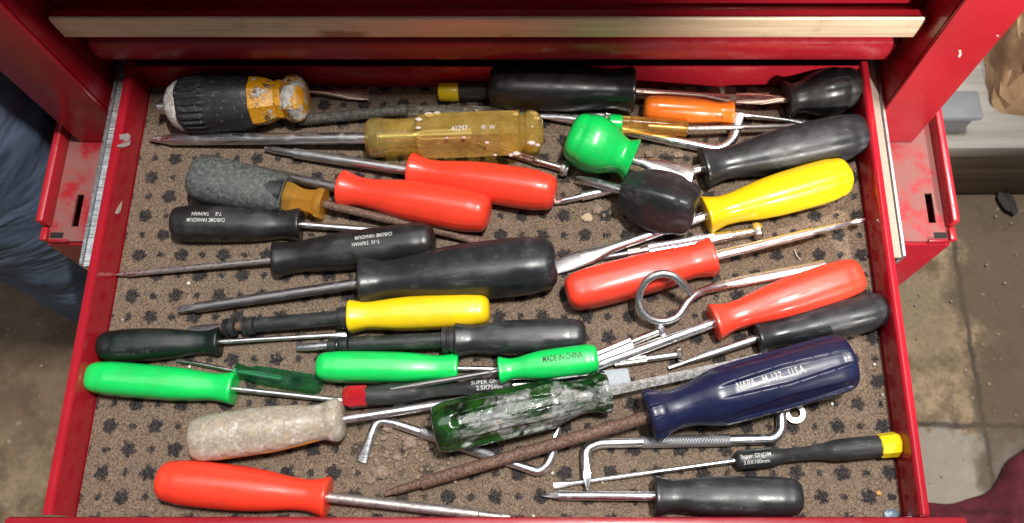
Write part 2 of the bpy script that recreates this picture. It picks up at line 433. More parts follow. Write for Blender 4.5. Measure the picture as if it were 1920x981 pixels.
def driver(label, A, B, T, R, rs, hm, sm, prof=STD, tip='flat', cross=c_tri, roll=0., zA=None, zB=None, zT=None, lift=0.,
           wide=1.3, tl=None, group='screwdrivers lying loose in the drawer', butt=.5, texts=(), tipmat=None, tip_len=None,
           srad=None, sang=50, n=84, name='screwdriver', collar=None, sn=18, hname='handle', shape=None, cat='screwdriver'):
    """one screwdriver: A butt, B collar, T tip in photo pixels; R, rs half widths in pixels"""
    k = mpp(P(*A, .012))
    Rw, rw = R * k, rs * k
    zA = (Rw + lift) if zA is None else zA
    zT = (rw + .0012) if zT is None else zT
    zB = zline(A, B, T, zA, zT) if zB is None else zB
    a, b, t = P(*A, zA), P(*B, zB), P(*T, zT)
    mw = frame(a, b)
    base = mw.copy(); base.translation = Vector((a.x, a.y, max(.0015, a.z - Rw)))
    root = empty(name, label, cat, base, group)
    L = (b - a).length
    f = spline(prof, 10)
    cr = (lambda th, x: cross(th + roll, x / L))
    bm = bmesh.new()
    if shape: shape(bm, L, Rw)
    else: rings(bm, handle_secs(L, Rw, prof, butt), n, cr, 0.)
    h = link_mesh(hname, bm, hm, root, mw, angle=sang)
    d = (t - b)
    ms = frame(b - d.normalized() * .004, t)
    Ls = d.length + .004
    bm = bmesh.new()
    secs = shaft_secs(Ls, rw, tip, wide, tl)
    if tipmat:
        cut = Ls - (tip_len or (5 * rw))
        i = max(j for j, q in enumerate(secs) if q[0] < cut)
        rings(bm, secs[:i + 1] + [(cut, secs[i][1], secs[i][2])], sn)
        link_mesh('shaft', bm, sm, root, ms)
        bm = bmesh.new(); rings(bm, [(cut, secs[i][1], secs[i][2])] + secs[i + 1:], sn)
        link_mesh('tip', bm, tipmat, root, ms, angle=30)
    else:
        rings(bm, secs, sn); link_mesh('shaft', bm, sm, root, ms, angle=32)
    if collar:
        for (nm, s0, s1, rr, mt) in collar:
            bm = bmesh.new(); e = .0006
            rings(bm, [(s0 * L, Rw * rr - e, Rw * rr - e), (s0 * L + e, Rw * rr, Rw * rr), (s1 * L - e, Rw * rr, Rw * rr), (s1 * L, Rw * rr - e, Rw * rr - e)], 28)
            link_mesh(nm, bm, mt, root, mw)
    for tx in texts:
        q, s, phi, size, flip, mt = tx[:6]; v0 = tx[6] if len(tx) > 6 else 0.; st = tx[7] if len(tx) > 7 else 1.
        lettering(root, q, mw, size * k, s * L, phi, (lambda x, a_: srad(x, a_, L, Rw)) if srad else (lambda x, a_: Rw * f(max(prof[0][0], min(1, x / L))) * cr(a_, x)), flip, mt, v0 * k, stretch=st)
    return root, mw, L, Rw

def turned(label, A, B, segs, zA, zB, name='screwdriver', cat='screwdriver', group=None, n=20):
    """a thing made of coaxial turned pieces: segs = (part name, material, [(fraction, radius px)...][, knurl][, cross])"""
    a, b = P(*A, zA), P(*B, zB); k = mpp(a)
    mw = frame(a, b); L = (b - a).length
    base = mw.copy(); base.translation.z = max(.0015, base.translation.z - max(r for s in segs for _, r in s[2]) * k)
    root = empty(name, label, cat, base, group)
    for sg in segs:
        nm, mt, prof = sg[:3]; opt = sg[3] if len(sg) > 3 else None
        bm = bmesh.new()
        if opt == 'knurl':
            x0, x1 = prof[0][0] * L, prof[-1][0] * L; r = prof[0][1] * k
            m_ = max(8, int((x1 - x0) / (r * .32)))
            def kc(t, x, r=r, x0=x0): return 1 + .07 * math.cos(10 * t + (x - x0) / r * 5.2) * math.cos(10 * t - (x - x0) / r * 5.2)
            rings(bm, [(x0, r * .8, r * .8)] + [(x0 + (x1 - x0) * i / m_, r, r) for i in range(m_ + 1)] + [(x1, r * .8, r * .8)], 40, kc)
        elif opt == 'flatblade':
            rings(bm, [(f * L, r * k, r * k * (.22 if i == len(prof) - 1 else 1 if i < 2 else .5)) for i, (f, r) in enumerate(prof)], n)
        else:
            rings(bm, [(f * L, r * k, r * k) for f, r in prof], n, (lambda t, x, c=opt: c(t, 0)) if callable(opt) else None)
        link_mesh(nm, bm, mt, root, mw, angle=35)
    return root, mw, L, k

def fillet(pts, r, seg=7):
    out = [pts[0]]
    for i in range(1, len(pts) - 1):
        p, a, b = pts[i], (pts[i - 1] - pts[i]), (pts[i + 1] - pts[i])
        q = min(r, a.length * .45, b.length * .45)
        s, e = p + a.normalized() * q, p + b.normalized() * q
        for j in range(seg + 1):
            t = j / seg
            out.append(s * (1 - t) ** 2 + p * 2 * t * (1 - t) + e * t * t)
    return out + [pts[-1]]
def sweep(bm, pts, rad, n=16, cap=True, flat=None, knurl=None):
    """tube along pts; rad(i) -> (ry, rz, lobes)"""
    up = Vector((0, 0, 1)); prev = None; first = None
    tang = [(pts[min(i + 1, len(pts) - 1)] - pts[max(i - 1, 0)]).normalized() for i in range(len(pts))]
    y = up.cross(tang[0])
    if y.length < .1: y = Vector((0, 1, 0)).cross(tang[0])
    y.normalize()
    for i, p in enumerate(pts):
        y = (y - tang[i] * y.dot(tang[i])).normalized(); z = tang[i].cross(y)
        ry, rz, lob = rad(i)
        vs = []
        for j in range(n):
            t = 2 * PI * j / n; m = 1 - lob * (.5 - .5 * math.cos(4 * (t + PI / 4)))
            if knurl: m *= 1 + knurl * (1 if (i + j) % 2 else -1)
            vs.append(bm.verts.new(p + y * (ry * m * math.sin(t)) + z * (rz * m * math.cos(t))))
        if prev:
            for j in range(n): bm.faces.new((prev[j], prev[(j + 1) % n], vs[(j + 1) % n], vs[j]))
        else: first = vs
        prev = vs
    if cap: bm.faces.new(first[::-1]); bm.faces.new(prev)
def resample(pts, step):
    out = [pts[0]]
    for a, b in zip(pts, pts[1:]):
        m = max(1, int((b - a).length / step))
        out += [a + (b - a) * (i / m) for i in range(1, m + 1)]
    return out

# ------------------------------------------------------------------ large structure: floor, chest, drawer
FZ = -0.44
def concrete():
    n = N('stained_concrete')
    big = n.noise(5, 6, .65); mid = n.noise(26, 6, .7); fine = n.noise(240, 4, .7)
    c = n.mix(n.ramp(mid, .36, .64), (.125, .084, .044), (.37, .275, .165))
    c = n.mix(n.ramp(big, .50, .66), c, (.235, .18, .105))
    c = n.mix(n.math('MULTIPLY', n.ramp(fine, .4, .75), .5), c, (.10, .08, .055))
    sx = n.new('ShaderNodeSeparateXYZ'); n.link(n.tc.outputs['Object'], sx.inputs[0])
    wob = n.math('MULTIPLY', n.math('SUBTRACT', n.noise(9, 5, .65), .5), .16)
    # an old dark oil-stained band along the right, paler clean concrete nearer the drawer front
    xe = n.math('ADD', sx.outputs['X'], wob)
    band = n.ramp(xe, .475, .50)
    yb = n.math('ADD', sx.outputs['Y'], wob)
    pale = n.math('MULTIPLY', n.ramp(yb, .152, .140), n.ramp(xe, .2, .3))
    c = n.mix(n.math('MULTIPLY', pale, .75), c, (.33, .30, .255))
    wob2 = n.math('MULTIPLY', n.math('SUBTRACT', n.noise(45, 4, .7), .5), .012)
    j1 = n.ramp(n.math('ABSOLUTE', n.math('SUBTRACT', n.math('ADD', sx.outputs['Y'], wob2), .147)), .0045, .0012)
    j2 = n.ramp(n.math('ABSOLUTE', n.math('SUBTRACT', n.math('ADD', sx.outputs['X'], wob2), .486)), .0045, .0012)
    jt = n.math('MAXIMUM', n.math('MULTIPLY', j1, n.ramp(sx.outputs['X'], .2, .25)), j2)
    c = n.mix(n.math('MULTIPLY', jt, .8), c, (.03, .024, .017))
    dk = n.math('MULTIPLY', n.math('MULTIPLY', band, .85), n.ramp(mid, .25, .6, .6, 1.))
    c = n.mix(dk, c, (.080, .057, .037))
    lf = n.ramp(xe, -.45, -.5)
    c = n.mix(n.math('MULTIPLY', lf, n.ramp(yb, .08, .2, .25, .7)), c, (.12, .075, .045))
    spk = n.ramp(n.noise(110, 3, .5), .70, .73)
    c = n.mix(n.math('MULTIPLY', spk, .4), c, (.50, .44, .35))
    n.set(Base_Color=c, Roughness=.8)
    n.bump(n.math('ADD', mid, n.math('MULTIPLY', fine, .5)), .4, .004)
    return n.m
bm = bmesh.new()
bmesh.ops.create_grid(bm, x_segments=60, y_segments=60, size=3)
for v in bm.verts: v.co.z = FZ + .004 * noise.noise(v.co * 5)
fl = link_mesh('floor', bm, concrete()); tag(fl, 'stained concrete floor with dark oily patches and grit', None, None, 'structure')
XL, XR = -0.2905, 0.2112         # inner faces of the drawer walls
YF, YB = 0.0254, 0.3235
HW = 0.027
# rolling base under the chest: a box whose top tray has a rim
cab = empty('tool_chest', 'red steel tool chest with a pulled out drawer', 'tool chest', Matrix.Translation((-.04, .3, FZ)))
BX0, BX1, BY, BZ = -.3655, .2855, .2150, -.030
def part(name, mat, dims, bevel=.0012, parent=None):
    return boxobj(name, mat, dims, parent or cab, bevel)
def plate_with_slot(x0, x1, y0, y1, z0, z1, sx0, sx1, sy0, sy1):
    bm = bmesh.new()
    box(bm, x0, sx0, y0, y1, z0, z1); box(bm, sx1, x1, y0, y1, z0, z1)
    box(bm, sx0, sx1, y0, sy0, z0, z1); box(bm, sx0, sx1, sy1, y1, z0, z1)
    bmesh.ops.remove_doubles(bm, verts=bm.verts, dist=1e-6)
    return bm
sl = [P(1733, 362, BZ), P(1745, 362, BZ), P(1745, 418, BZ)]
link_mesh('base_top', plate_with_slot(.19, BX1 - .004, BY + .001, .62, BZ - .002, BZ, sl[0].x, sl[0].x + .0052, sl[2].y, sl[0].y), M['reddusty'], cab, smooth=False)
sl = [P(133, 425, BZ), P(152, 365, BZ)]
link_mesh('base_top', plate_with_slot(BX0 + .004, -.27, BY + .001, .62, BZ - .002, BZ, sl[0].x, sl[0].x + .0052, sl[0].y, sl[1].y), M['reddusty'], cab, smooth=False)
part('base_front', M['redpaint'], (BX0 + .003, BX1 - .003, BY - .001, BY + .002, FZ + .07, BZ - .0025))
for sx, x in ((1, BX1), (-1, BX0)):
    part('base_side', M['redworn'], tuple(sorted((x, x - sx * .003))) + (BY + .0025, .62, FZ + .07, BZ - .0022))
    # folded rim standing up from the tray, notched at its front corner
    part('tray_rim', M['redworn'], tuple(sorted((x, x - sx * .0058))) + (BY + .011, .62, BZ - .002, BZ + .0125), .0022)
    bm = bmesh.new()
    box(bm, *sorted((x - sx * .0006, x - sx * .0052)), BY + .0005, BY + .0105, BZ - .002, BZ + .004, .001)
    link_mesh('corner_notch', bm, M['redworn'], cab)
    part('front_lip', M['redpaint'], tuple(sorted((x - sx * .0062, x - sx * .0200))) + (BY - .0002, BY + .002, BZ - .002, BZ + .0022), .0008)
    part('notch_shade', M['dark'], tuple(sorted((x - sx * .0058, x - sx * .0150))) + (BY + .0032, BY + .0075, BZ - .001, BZ + .0003), 0)  # solid near-black block painting the shade in the notch
part('inner_floor', M['dark'], (-.30, .22, BY + .0045, .612, BZ - .006, BZ - .003), 0)  # tray middle coloured near-black so the gap behind the drawer looks unlit
part('base_back', M['dark'], (BX0 + .01, BX1 - .01, .615, .62, FZ + .07, BZ - .003), 0)
# chest body
PY = .294; CT = .27
for sx, xi, xo in ((-1, -.3105, -.352), (1, .2275, .2655)):
    part('corner_post', M['redworn'], tuple(sorted((xi, xo))) + (PY, PY + .0035, BZ + .0005, CT - .02), .0014)
    part('post_return', M['redpaint'], tuple(sorted((xi, xi + sx * .0016))) + (PY + .0036, PY + .30, BZ + .0005, CT - .02), 0)
    part('side_panel', M['redpaint'], tuple(sorted((xo, xo - sx * .0016))) + (PY + .0036, PY + .30, BZ + .0005, CT - .02), 0)
part('top_panel', M['redpaint'], (-.353, .2665, PY - .0005, PY + .302, CT - .0195, CT), .002)
part('back_panel', M['dark'], (-.35, .264, PY + .296, PY + .299, BZ + .001, CT - .021), 0)
# the closed drawer above: rolled steel face, pull trim, bottom lip
uf = link_mesh('drawer_front', (lambda b: (box(b, -.307, .2258, .3245, .3265, .0465, .150, .0006), b)[1])(bmesh.new()), M['redpaint'], cab)
def profile_bar(name, mat, prof, x0, x1, parent):
    bm = bmesh.new(); v0 = [bm.verts.new((x0, y, z)) for y, z in prof]; v1 = [bm.verts.new((x1, y, z)) for y, z in prof]; k = len(prof)
    for i in range(k): bm.faces.new((v0[i], v0[(i + 1) % k], v1[(i + 1) % k], v1[i]))
    bm.faces.new(v0[::-1]); bm.faces.new(v1)
    return link_mesh(name, bm, mat, parent, angle=30)
lip = [(.3244, .066), (.3205, .0655), (.3178, .0635), (.3166, .060), (.3164, .052), (.3172, .0455), (.3195, .0418), (.3235, .0410), (.3290, .0412), (.3290, .0428), (.3244, .0440)]
profile_bar('bottom_lip', M['redpaint'], lip, -.3025, .2215, uf)
def trimmat():
    n = N('brushed_aluminium_trim')
    br = n.noise(900, 4, .6, n.scaled((.02, 1, 1))); st = n.noise(60, 5, .6)
    c = n.mix(n.ramp(br, .3, .7), (.60, .47, .33), (.80, .66, .48))
    c = n.mix(n.math('MULTIPLY', n.ramp(st, .55, .75), .5), c, (.36, .27, .20))
    sx = n.new('ShaderNodeSeparateXYZ'); n.link(n.tc.outputs['Object'], sx.inputs[0])
    r1 = n.math('MULTIPLY', n.ramp(sx.outputs['X'], -.150, -.140), n.ramp(sx.outputs['X'], -.112, -.122))
    r1 = n.math('MULTIPLY', r1, n.ramp(n.math('ADD', sx.outputs['Z'], n.math('MULTIPLY', n.noise(160, 4), .008)), .0965, .093))
    c = n.mix(n.math('MULTIPLY', r1, .85), c, (.32, .14, .05))
    n.set(Base_Color=c, Roughness=n.ramp(br, .3, .7, .35, .55), Metallic=.15); n.bump(br, .1, .0004)
    return n.m
tr = [(.3106, .1030), (.3096, .1032), (.3088, .1022), (.3084, .0935), (.3086, .0848), (.3092, .0834), (.3106, .0828)]
pull = [(.3107, .1022), (.3160, .1022), (.3175, .1005), (.3180, .0960), (.3244, .0950), (.3244, .0850), (.3107, .0838)]
profile_bar('pull_channel', M['redpaint'], pull, -.3045, .2235, uf)
profile_bar('trim_strip', trimmat(), tr, -.3045, .2235, uf)
up = part('drawer_front', M['redpaint'], (-.307, .2258, .3245, .3265, .1535, CT - .022), .0006)
profile_bar('bottom_lip', M['redpaint'], [(y, z + .112) for y, z in lip], -.3025, .2215, up)
profile_bar('trim_strip', bpy.data.materials['brushed_aluminium_trim'], [(y, z + .115) for y, z in tr], -.3045, .2235, up)
profile_bar('pull_channel', M['redpaint'], [(y, z + .115) for y, z in pull], -.3045, .2235, up)
part('gap_shade_sheet', M['dark'], (-.309, .227, .3275, .33, .04, CT - .022), 0)  # near-black sheet standing in for the shade behind the drawer fronts

# the open drawer
dr = empty('drawer', 'open red steel drawer holding all the loose screwdrivers', 'drawer', Matrix.Translation((-.04, .17, -.004)))
part('bottom_panel', M['redpaint'], (XL, XR, YF, YB, -.0045, -.0012), 0, dr)
def wall_profile(sx, xin):
    """sheet side wall with a rolled rim along the top (x outward = sx)"""
    o = lambda a, z: (xin + sx * a, z)
    return [o(0, -.004), o(0, HW - .0022), o(.0005, HW - .0008), o(.0016, HW), o(.0040, HW), o(.0054, HW - .0006), o(.0060, HW - .0022), o(.0058, HW - .0060), o(.0050, HW - .0060), o(.0048, HW - .0020), o(.0016, HW - .0020), o(.0012, HW - .0030), o(.0012, -.004)]
def bar_y(name, mat, prof, y0, y1, parent):
    bm = bmesh.new(); v0 = [bm.verts.new((x, y0, z)) for x, z in prof]; v1 = [bm.verts.new((x, y1, z)) for x, z in prof]; k = len(prof)
    for i in range(k): bm.faces.new((v0[i], v0[(i + 1) % k], v1[(i + 1) % k], v1[i]))
    bm.faces.new(v0[::-1]); bm.faces.new(v1)
    return link_mesh(name, bm, mat, parent, angle=35)
wl = bar_y('side_wall', M['redwall'], wall_profile(-1, XL), YF + .0008, YB + .004, dr)
wr = bar_y('side_wall', M['redwall'], wall_profile(1, XR), YF + .0008, YB + .004, dr)
part('back_wall', M['redpaint'], (XL + .0005, XR - .0005, YB, YB + .0015, -.004, HW - .001), .0004, dr)
# front panel: only its top edge shows at the foot of the picture
fp = part('front_panel', M['redpaint'], (-.3160, .2370, YF - .010, YF - .0005, -.012, .0292), .0022, dr)
bm = bmesh.new(); box(bm, XR + .0005, XR + .006, YF - .0003, YF + .0052, .012, .0245, .0005); link_mesh('corner_tab', bm, M['redpaint'], fp)
# slides on both sides
def rail(sx, xin, y0, mats):
    r = bar_y('slide_rail', mats[0], [(xin + sx * a, z) for a, z in ((.0003, .0040), (.0003, .0198), (.0010, .0205), (.0062, .0205), (.0062, .0192), (.0016, .0192), (.0014, .0040))], y0, .60, dr)
    bar_y('bearing_channel', mats[1], [(xin + sx * a, z) for a, z in ((.0069, .0050), (.0069, .0198), (.0075, .0210), (.0090, .0210), (.0096, .0198), (.0096, .0050))], y0 + .001, .60, r)
zn = metal('zinc_plate', (.70, .74, .76), .42, (.45, .43, .40), .5)
dz = plain('dusty_zinc', (.40, .325, .26), .7)
rail(-1, XL - .0062, .180, (zn, M['galv']))
rail(1, XR + .0062, .186, (dz, M['galv']))
# paint chipped off the left wall, bare primer showing
def chip(px_pts, parent, name='paint_chip', x=XL):
    """patch on a wall plane x=const: pixel outline is projected on that plane"""
    bm = bmesh.new(); vs = []
    for px, py in px_pts:
        a = (px - CXP) / FPX; b = -(py - CYP) / FPX
        d = Vector((a, cp + sp * b, -sp + cp * b)); t = (x + .00015) / d.x
        vs.append((x + .00015, d.y * t, HC + d.z * t))
    c = [bm.verts.new(v) for v in vs]
    bm.faces.new(c)
    r = bmesh.ops.extrude_face_region(bm, geom=bm.faces[:])
    for v in [g for g in r['geom'] if isinstance(g, bmesh.types.BMVert)]: v.co.x += .00012
    return link_mesh(name, bm, M['chip'], parent, smooth=False)
chip([(224, 253), (240, 250), (245, 256), (241, 262), (225, 262)], wl)
chip([(220, 272), (238, 267), (245, 264), (243, 272), (233, 276), (221, 276)], wl)
chip([(219, 392), (229, 377), (226, 396), (220, 402), (216, 400)], wl)

def chip_y(px_pts, parent, y):
    bm = bmesh.new(); vs = []
    for px, py in px_pts:
        d = Vector(((px - CXP) / FPX, cp - sp * (py - CYP) / FPX, -sp - cp * (py - CYP) / FPX)); t = (y - .0002) / d.y
        vs.append(bm.verts.new((d.x * t, y - .0002, HC + d.z * t)))
    bm.faces.new(vs)
    r = bmesh.ops.extrude_face_region(bm, geom=bm.faces[:])
    for v in [g for g in r['geom'] if isinstance(g, bmesh.types.BMVert)]: v.co.y += .00015
    return link_mesh('paint_chip', bm, M['chip'], parent, smooth=False)
chip_y([(1797, 95), (1802, 94), (1803, 103), (1799, 109), (1796, 106), (1799, 100)], cab, PY)
chip_y([(1868, 67), (1873, 66), (1872, 70)], cab, PY)
# liner
def liner_mat():
    n = N('printed_carpet')
    o0 = P(1628, 932, 0); C = .01425
    sx = n.new('ShaderNodeSeparateXYZ'); n.link(n.tc.outputs['Object'], sx.inputs[0])
    wx = n.math('MULTIPLY', n.math('SUBTRACT', n.noise(300, 5, .75), .5), .55)
    wy = n.math('MULTIPLY', n.math('SUBTRACT', n.noise(300, 5, .75, n.scaled((1, -1, 3.7))), .5), .55)
    X = n.math('DIVIDE', n.math('SUBTRACT', sx.outputs['X'], o0.x), C)
    Y = n.math('DIVIDE', n.math('SUBTRACT', sx.outputs['Y'], o0.y), C)
    ix = n.math('ROUND', X); iy = n.math('ROUND', Y)
    par = n.math('ABSOLUTE', n.math('MODULO', n.math('ADD', ix, iy), 2.0))
    lx = n.math('ADD', n.math('SUBTRACT', X, ix), wx); ly = n.math('ADD', n.math('SUBTRACT', Y, iy), wy)
    d = n.math('SQRT', n.math('ADD', n.math('MULTIPLY', lx, lx), n.math('MULTIPLY', ly, ly)))
    th = n.math('ARCTAN2', ly, lx)
    pet = n.math('ADD', 1.0, n.math('MULTIPLY', n.math('COSINE', n.math('ADD', n.math('MULTIPLY', th, 5.0), n.math('MULTIPLY', ix, 1.7))), .12))
    rbig = n.math('MULTIPLY', pet, .315)
    rad = n.math('ADD', n.math('MULTIPLY', n.math('SUBTRACT', 1.0, par), rbig), n.math('MULTIPLY', par, .155))
    e = n.math('SUBTRACT', d, rad)
    fz = n.math('MULTIPLY', n.math('SUBTRACT', n.noise(1100, 3, .7), .5), .34)
    ink = n.ramp(n.math('ADD', e, fz), .055, -.055)
    tuft = n.noise(1000, 4, .75); mid = n.noise(90, 4); pile = n.noise(430, 4, .7)
    c = n.mix(n.ramp(tuft, .33, .68), (.060, .042, .031), (.32, .235, .165))
    c = n.mix(n.math('MULTIPLY', n.ramp(mid, .4, .7), .35), c, (.17, .125, .10))
    c = n.mix(n.math('MULTIPLY', n.ramp(pile, .60, .75), .35), c, (.40, .33, .26))
    c = n.mix(n.math('MULTIPLY', ink, .92), c, n.mix(n.ramp(tuft, .4, .7), (.007, .008, .011), (.070, .065, .066)))
    # ground-in dirt around the middle of the front
    gx = n.math('SUBTRACT', sx.outputs['X'], -.095); gy = n.math('SUBTRACT', sx.outputs['Y'], .068)
    gd = n.math('SQRT', n.math('ADD', n.math('MULTIPLY', gx, gx), n.math('MULTIPLY', gy, gy)))
    gr = n.math('MULTIPLY', n.ramp(n.math('ADD', gd, n.math('MULTIPLY', n.noise(60, 5, .7), .06)), .075, .03), n.ramp(n.noise(300, 5, .7), .3, .6))
    c = n.mix(n.math('MULTIPLY', gr, .8), c, (.20, .145, .095))
    n.set(Base_Color=c, Roughness=.95, Specular_IOR_Level=.15)
    n.bump(n.math('ADD', tuft, pile), .9, .0012)
    return n.m
bm = bmesh.new(); bmesh.ops.create_grid(bm, x_segments=90, y_segments=56, size=.5)
for v in bm.verts:
    v.co.x = XL + .0008 + (v.co.x + .5) * (XR - XL - .0016); v.co.y = YF + .0005 + (v.co.y + .5) * (YB - YF - .001)
    v.co.z = .0004 + .0005 * noise.noise(v.co * 40)
r = bmesh.ops.extrude_face_region(bm, geom=bm.faces[:])
for v in [g for g in r['geom'] if isinstance(g, bmesh.types.BMVert)]: v.co.z -= .0014
tag(link_mesh('drawer_liner', bm, liner_mat()), 'brown carpet liner printed with dark flowers and dots in the drawer', 'drawer liner')

exec_objects = True
# ------------------------------------------------------------------ the tools
G = 'screwdrivers lying loose in the drawer'
# --- back row
# short-nosed multi-bit driver: coaxial rubber, yellow collar and cap
rt, mw_, L_, k_ = turned('dirty black and yellow multi-bit driver splashed with white paint, back left', (297, 201), (577, 184), [
    ('bit_socket', M['steel'], [(0, 8), (.002, 9), (.10, 9)]),
    ('nose', M['splashwhite'], [(.055, 12), (.058, 18), (.075, 28), (.10, 38), (.14, 46), (.175, 50)]),
    ('yellow_collar', M['splashyellow'], [(.635, 46), (.64, 47.5), (.70, 46), (.75, 42), (.80, 36), (.82, 38), (.845, 37)], poly(8, .075)),
    ('end_cap', M['splashcap'], [(.835, 36), (.85, 38), (.865, 42), (.885, 45.5), (.92, 47), (.955, 45), (.98, 40), (.995, 31), (1.0, 20)], poly(7, .13)),
], .0178, .0178, n=40, group=G)
bm = bmesh.new()
def grip_cross(t, x):
    s = x / L_
    rib = 1.0
    if .19 < s < .36: rib = 1 + .035 * (1 if math.cos(26 * t) > 0 else -1) * min(1, (s - .19) / .02, (.36 - s) / .03)
    return rib * (1 + .02 * math.cos(6 * t))
prof = spline([(.17, 49), (.2, 52), (.3, 53.5), (.42, 53), (.5, 52.5), (.6, 50), (.64, 47.5)], 9)
rings(bm, [(.165 * L_, 44 * k_, 44 * k_)] + [(s * L_, prof(s) * k_, prof(s) * k_) for s in [.17 + .47 * i / 40 for i in range(41)]] + [(.642 * L_, 42 * k_, 42 * k_)], 156, grip_cross)
link_mesh('rubber_grip', bm, M['dirtyblack'], rt, mw_, angle=60)
driver('screwdriver hidden behind the multi-bit driver with only its flat blade tip showing', (325, 160), (440, 165), (692, 178), 15, 4.5, M['black'], M['coppery'], tip='flat', wide=2.6, tl=.034, zT=.004, zA=.011, zB=.0085)
driver('dusty rod screwdriver with hazy clear handle tucked behind the big amber one', (1005, 217), (752, 207), (560, 226), 14, 10.5, M['clear'], splashed('dusty_rod', (.085, .078, .07), (.20, .185, .165), .50, 330, .6), prof=STRAIGHT, tip='plain', zA=.0065, zT=.006, zB=.0075)
turned('slim black driver with dull yellow end cap in the dark at the back', (822, 173), (1130, 170), [
    ('end_cap', M['yellowcap'], [(0, 13), (.008, 16.5), (.03, 17.5), (.115, 17.5), (.125, 16)]),
    ('handle', M['matblack'], [(.120, 15), (.122, 16), (.3, 15.5), (.5, 12), (.7, 9), (.71, 7)]),
    ('shaft', M['steel'], [(.70, 4), (1.0, 4)])], .0065, .0065, group=G)
driver('big matte black screwdriver lying along the back wall of the drawer', (916, 161), (1186, 170), (1367, 184), 41, 6, M['black'], M['coppery'], prof=EVEN, tip='flat', wide=1.3, tl=.02, cross=c_soft4, zA=.0205, zB=.0175, zT=.0075)
driver('small orange handled screwdriver near the back right', (1206, 202), (1370, 213), (1510, 229), 25, 4, M['orange'], M['chrome'], prof=EVEN, tip='flat', wide=1.2, lift=.004, zT=.005,
       texts=[('3/16', .85, -.95, 9, False, M['inkblack'])])
driver('black stubby screwdriver with a wide flat blade in the back right corner', (1612, 160), (1476, 187), (1380, 184), 43, 7, M['black'], M['coppery'], prof=STUB, tip='spade', wide=1.7, tl=.03, cross=c_soft4, roll=.4, zA=.0165, zB=.013, zT=.009, butt=.42,
       texts=[('CHROME', .34, .15, 10, True, M['inkgrey'], 8), ('STUBBY', .34, .15, 10, True, M['inkgrey'], -6)])

# --- amber craftsman-style handle
def amber_shape(bm, L, R):
    secs = []
    f = spline([(0.0, .38), (.012, .60), (.03, .76), (.06, .84), (.09, .82), (.108, .70), (.122, .70), (.135, .90), (.16, .97), (.3, 1.0), (.55, 1.0), (.66, .97), (.70, .88), (.725, .745), (.78, .715), (.84, .715), (.89, .74), (.94, .80), (.975, .79), (1.0, .66)], 9)
    for i in range(97):
        s = i / 96; secs.append((s * L, R * f(s), R * f(s)))
    g0 = poly(6, .13); g = lambda t, s: g0(t + PI / 6, s)
    def cr(t, x):
        s = x / L; wdt = max(0., min(1, (s - .13) / .03, (.70 - s) / .03))
        groove = 1 + .012 * wdt * max(0, 1 - abs(((t + PI / 3) % (PI / 3)) - PI / 6) / .09)
        return 1 + (g(t, s) - 1) * wdt if wdt <= 0 else (1 + (g(t, s) - 1) * wdt) * groove
    rings(bm, secs, 96, cr)
driver('large clear amber screwdriver with blue banded neck and paint flecks', (1019, 246), (690, 259), (279, 262), 47, 11, M['amber'], M['steel'], tip='phillips', shape=amber_shape, sang=17, zA=.0165, zB=.0125, zT=.0046,
       texts=[('41297', .46, .25, 14, True, M['inkwhite'], 0, .85), ('®  W', .30, .25, 11, True, M['inkwhite'])],
       prof=[(0, .8), (.2, .92), (.6, .92), (1., .8)],
       collar=[('blue_band', .925 + .015 * i, .935 + .015 * i, .79 - .01 * i, M['ringblue']) for i in range(4)] + [('inner_shaft', .40, .93, .21, M['steel'])])
amb = bpy.data.objects['screwdriver.002'] if False else [o for o in bpy.data.objects if o.get('label', '').startswith('large clear amber')][0]
bm = bmesh.new(); rf = random.Random(5)
for px, py, r in ((1001, 214, 6), (1006, 222, 5), (996, 212, 4), (996, 268, 6), (1008, 272, 4), (968, 288, 6), (958, 291, 4), (967, 215, 5), (913, 268, 3.5), (928, 291, 3), (805, 215, 7), (820, 213, 6), (838, 259, 2.5), (785, 224, 5), (784, 240, 4), (870, 258, 3)):
    z = .0165 + .0150 * math.sqrt(max(.05, 1 - ((py - 248) / 48) ** 2)) * (.86 if px > 985 else .97)
    c = P(px, py, z); k = mpp(c); q = bmesh.ops.create_icosphere(bm, subdivisions=2, radius=1)
    for v in q['verts']: v.co = Vector((v.co.x * r * k * rf.uniform(.9, 1.5), v.co.y * r * k * .8, v.co.z * .0009)) * (1 + .2 * noise.noise(v.co * 3 + Vector((px, 0, 0)))) + c
link_mesh('paint_fleck', bm, M['chip'], amb)
# precision screwdriver whose cap end sticks out under the amber handle
def precision(label, A, B, zA, zB, segs): return turned(label, A, B, segs, zA, zB, 'precision_screwdriver', 'precision screwdriver', 'small nickel plated precision screwdrivers')
precision('little precision screwdriver poking out under the amber handle, round cap by green stubby', (850, 255), (1066, 319), .003, .0055, [
    ('shaft', M['coppery'], [(0, 3), (.30, 3)]), ('knurled_grip', M['coppery'], [(.30, 7.5), (.70, 7.5)], 'knurl'),
    ('barrel', M['brass'], [(.70, 7), (.71, 8.5), (.76, 8.5), (.765, 7), (.94, 6.5)]),
    ('swivel_cap', M['steel'], [(.935, 7), (.94, 14), (.955, 15), (.975, 15), (.985, 13), (1.0, 12)], poly(12, .05))])
# small amber handle with green band
driver('tiny amber handled screwdriver with green end band beside the green stubby', (1141, 232), (1287, 241), (1492, 236), 17, 4.5, M['smallamber'], M['halfrust'], prof=[(.03, .92), (.08, 1), (.5, 1), (.8, .98), (.9, .88), (1, .95)], tip='plain', cross=poly(8, .08), lift=.009, zT=.011, butt=.3,
       collar=[('green_band', .0, .17, 1.04, M['green']), ('inner_shaft', .5, .98, .3, M['steel'])])
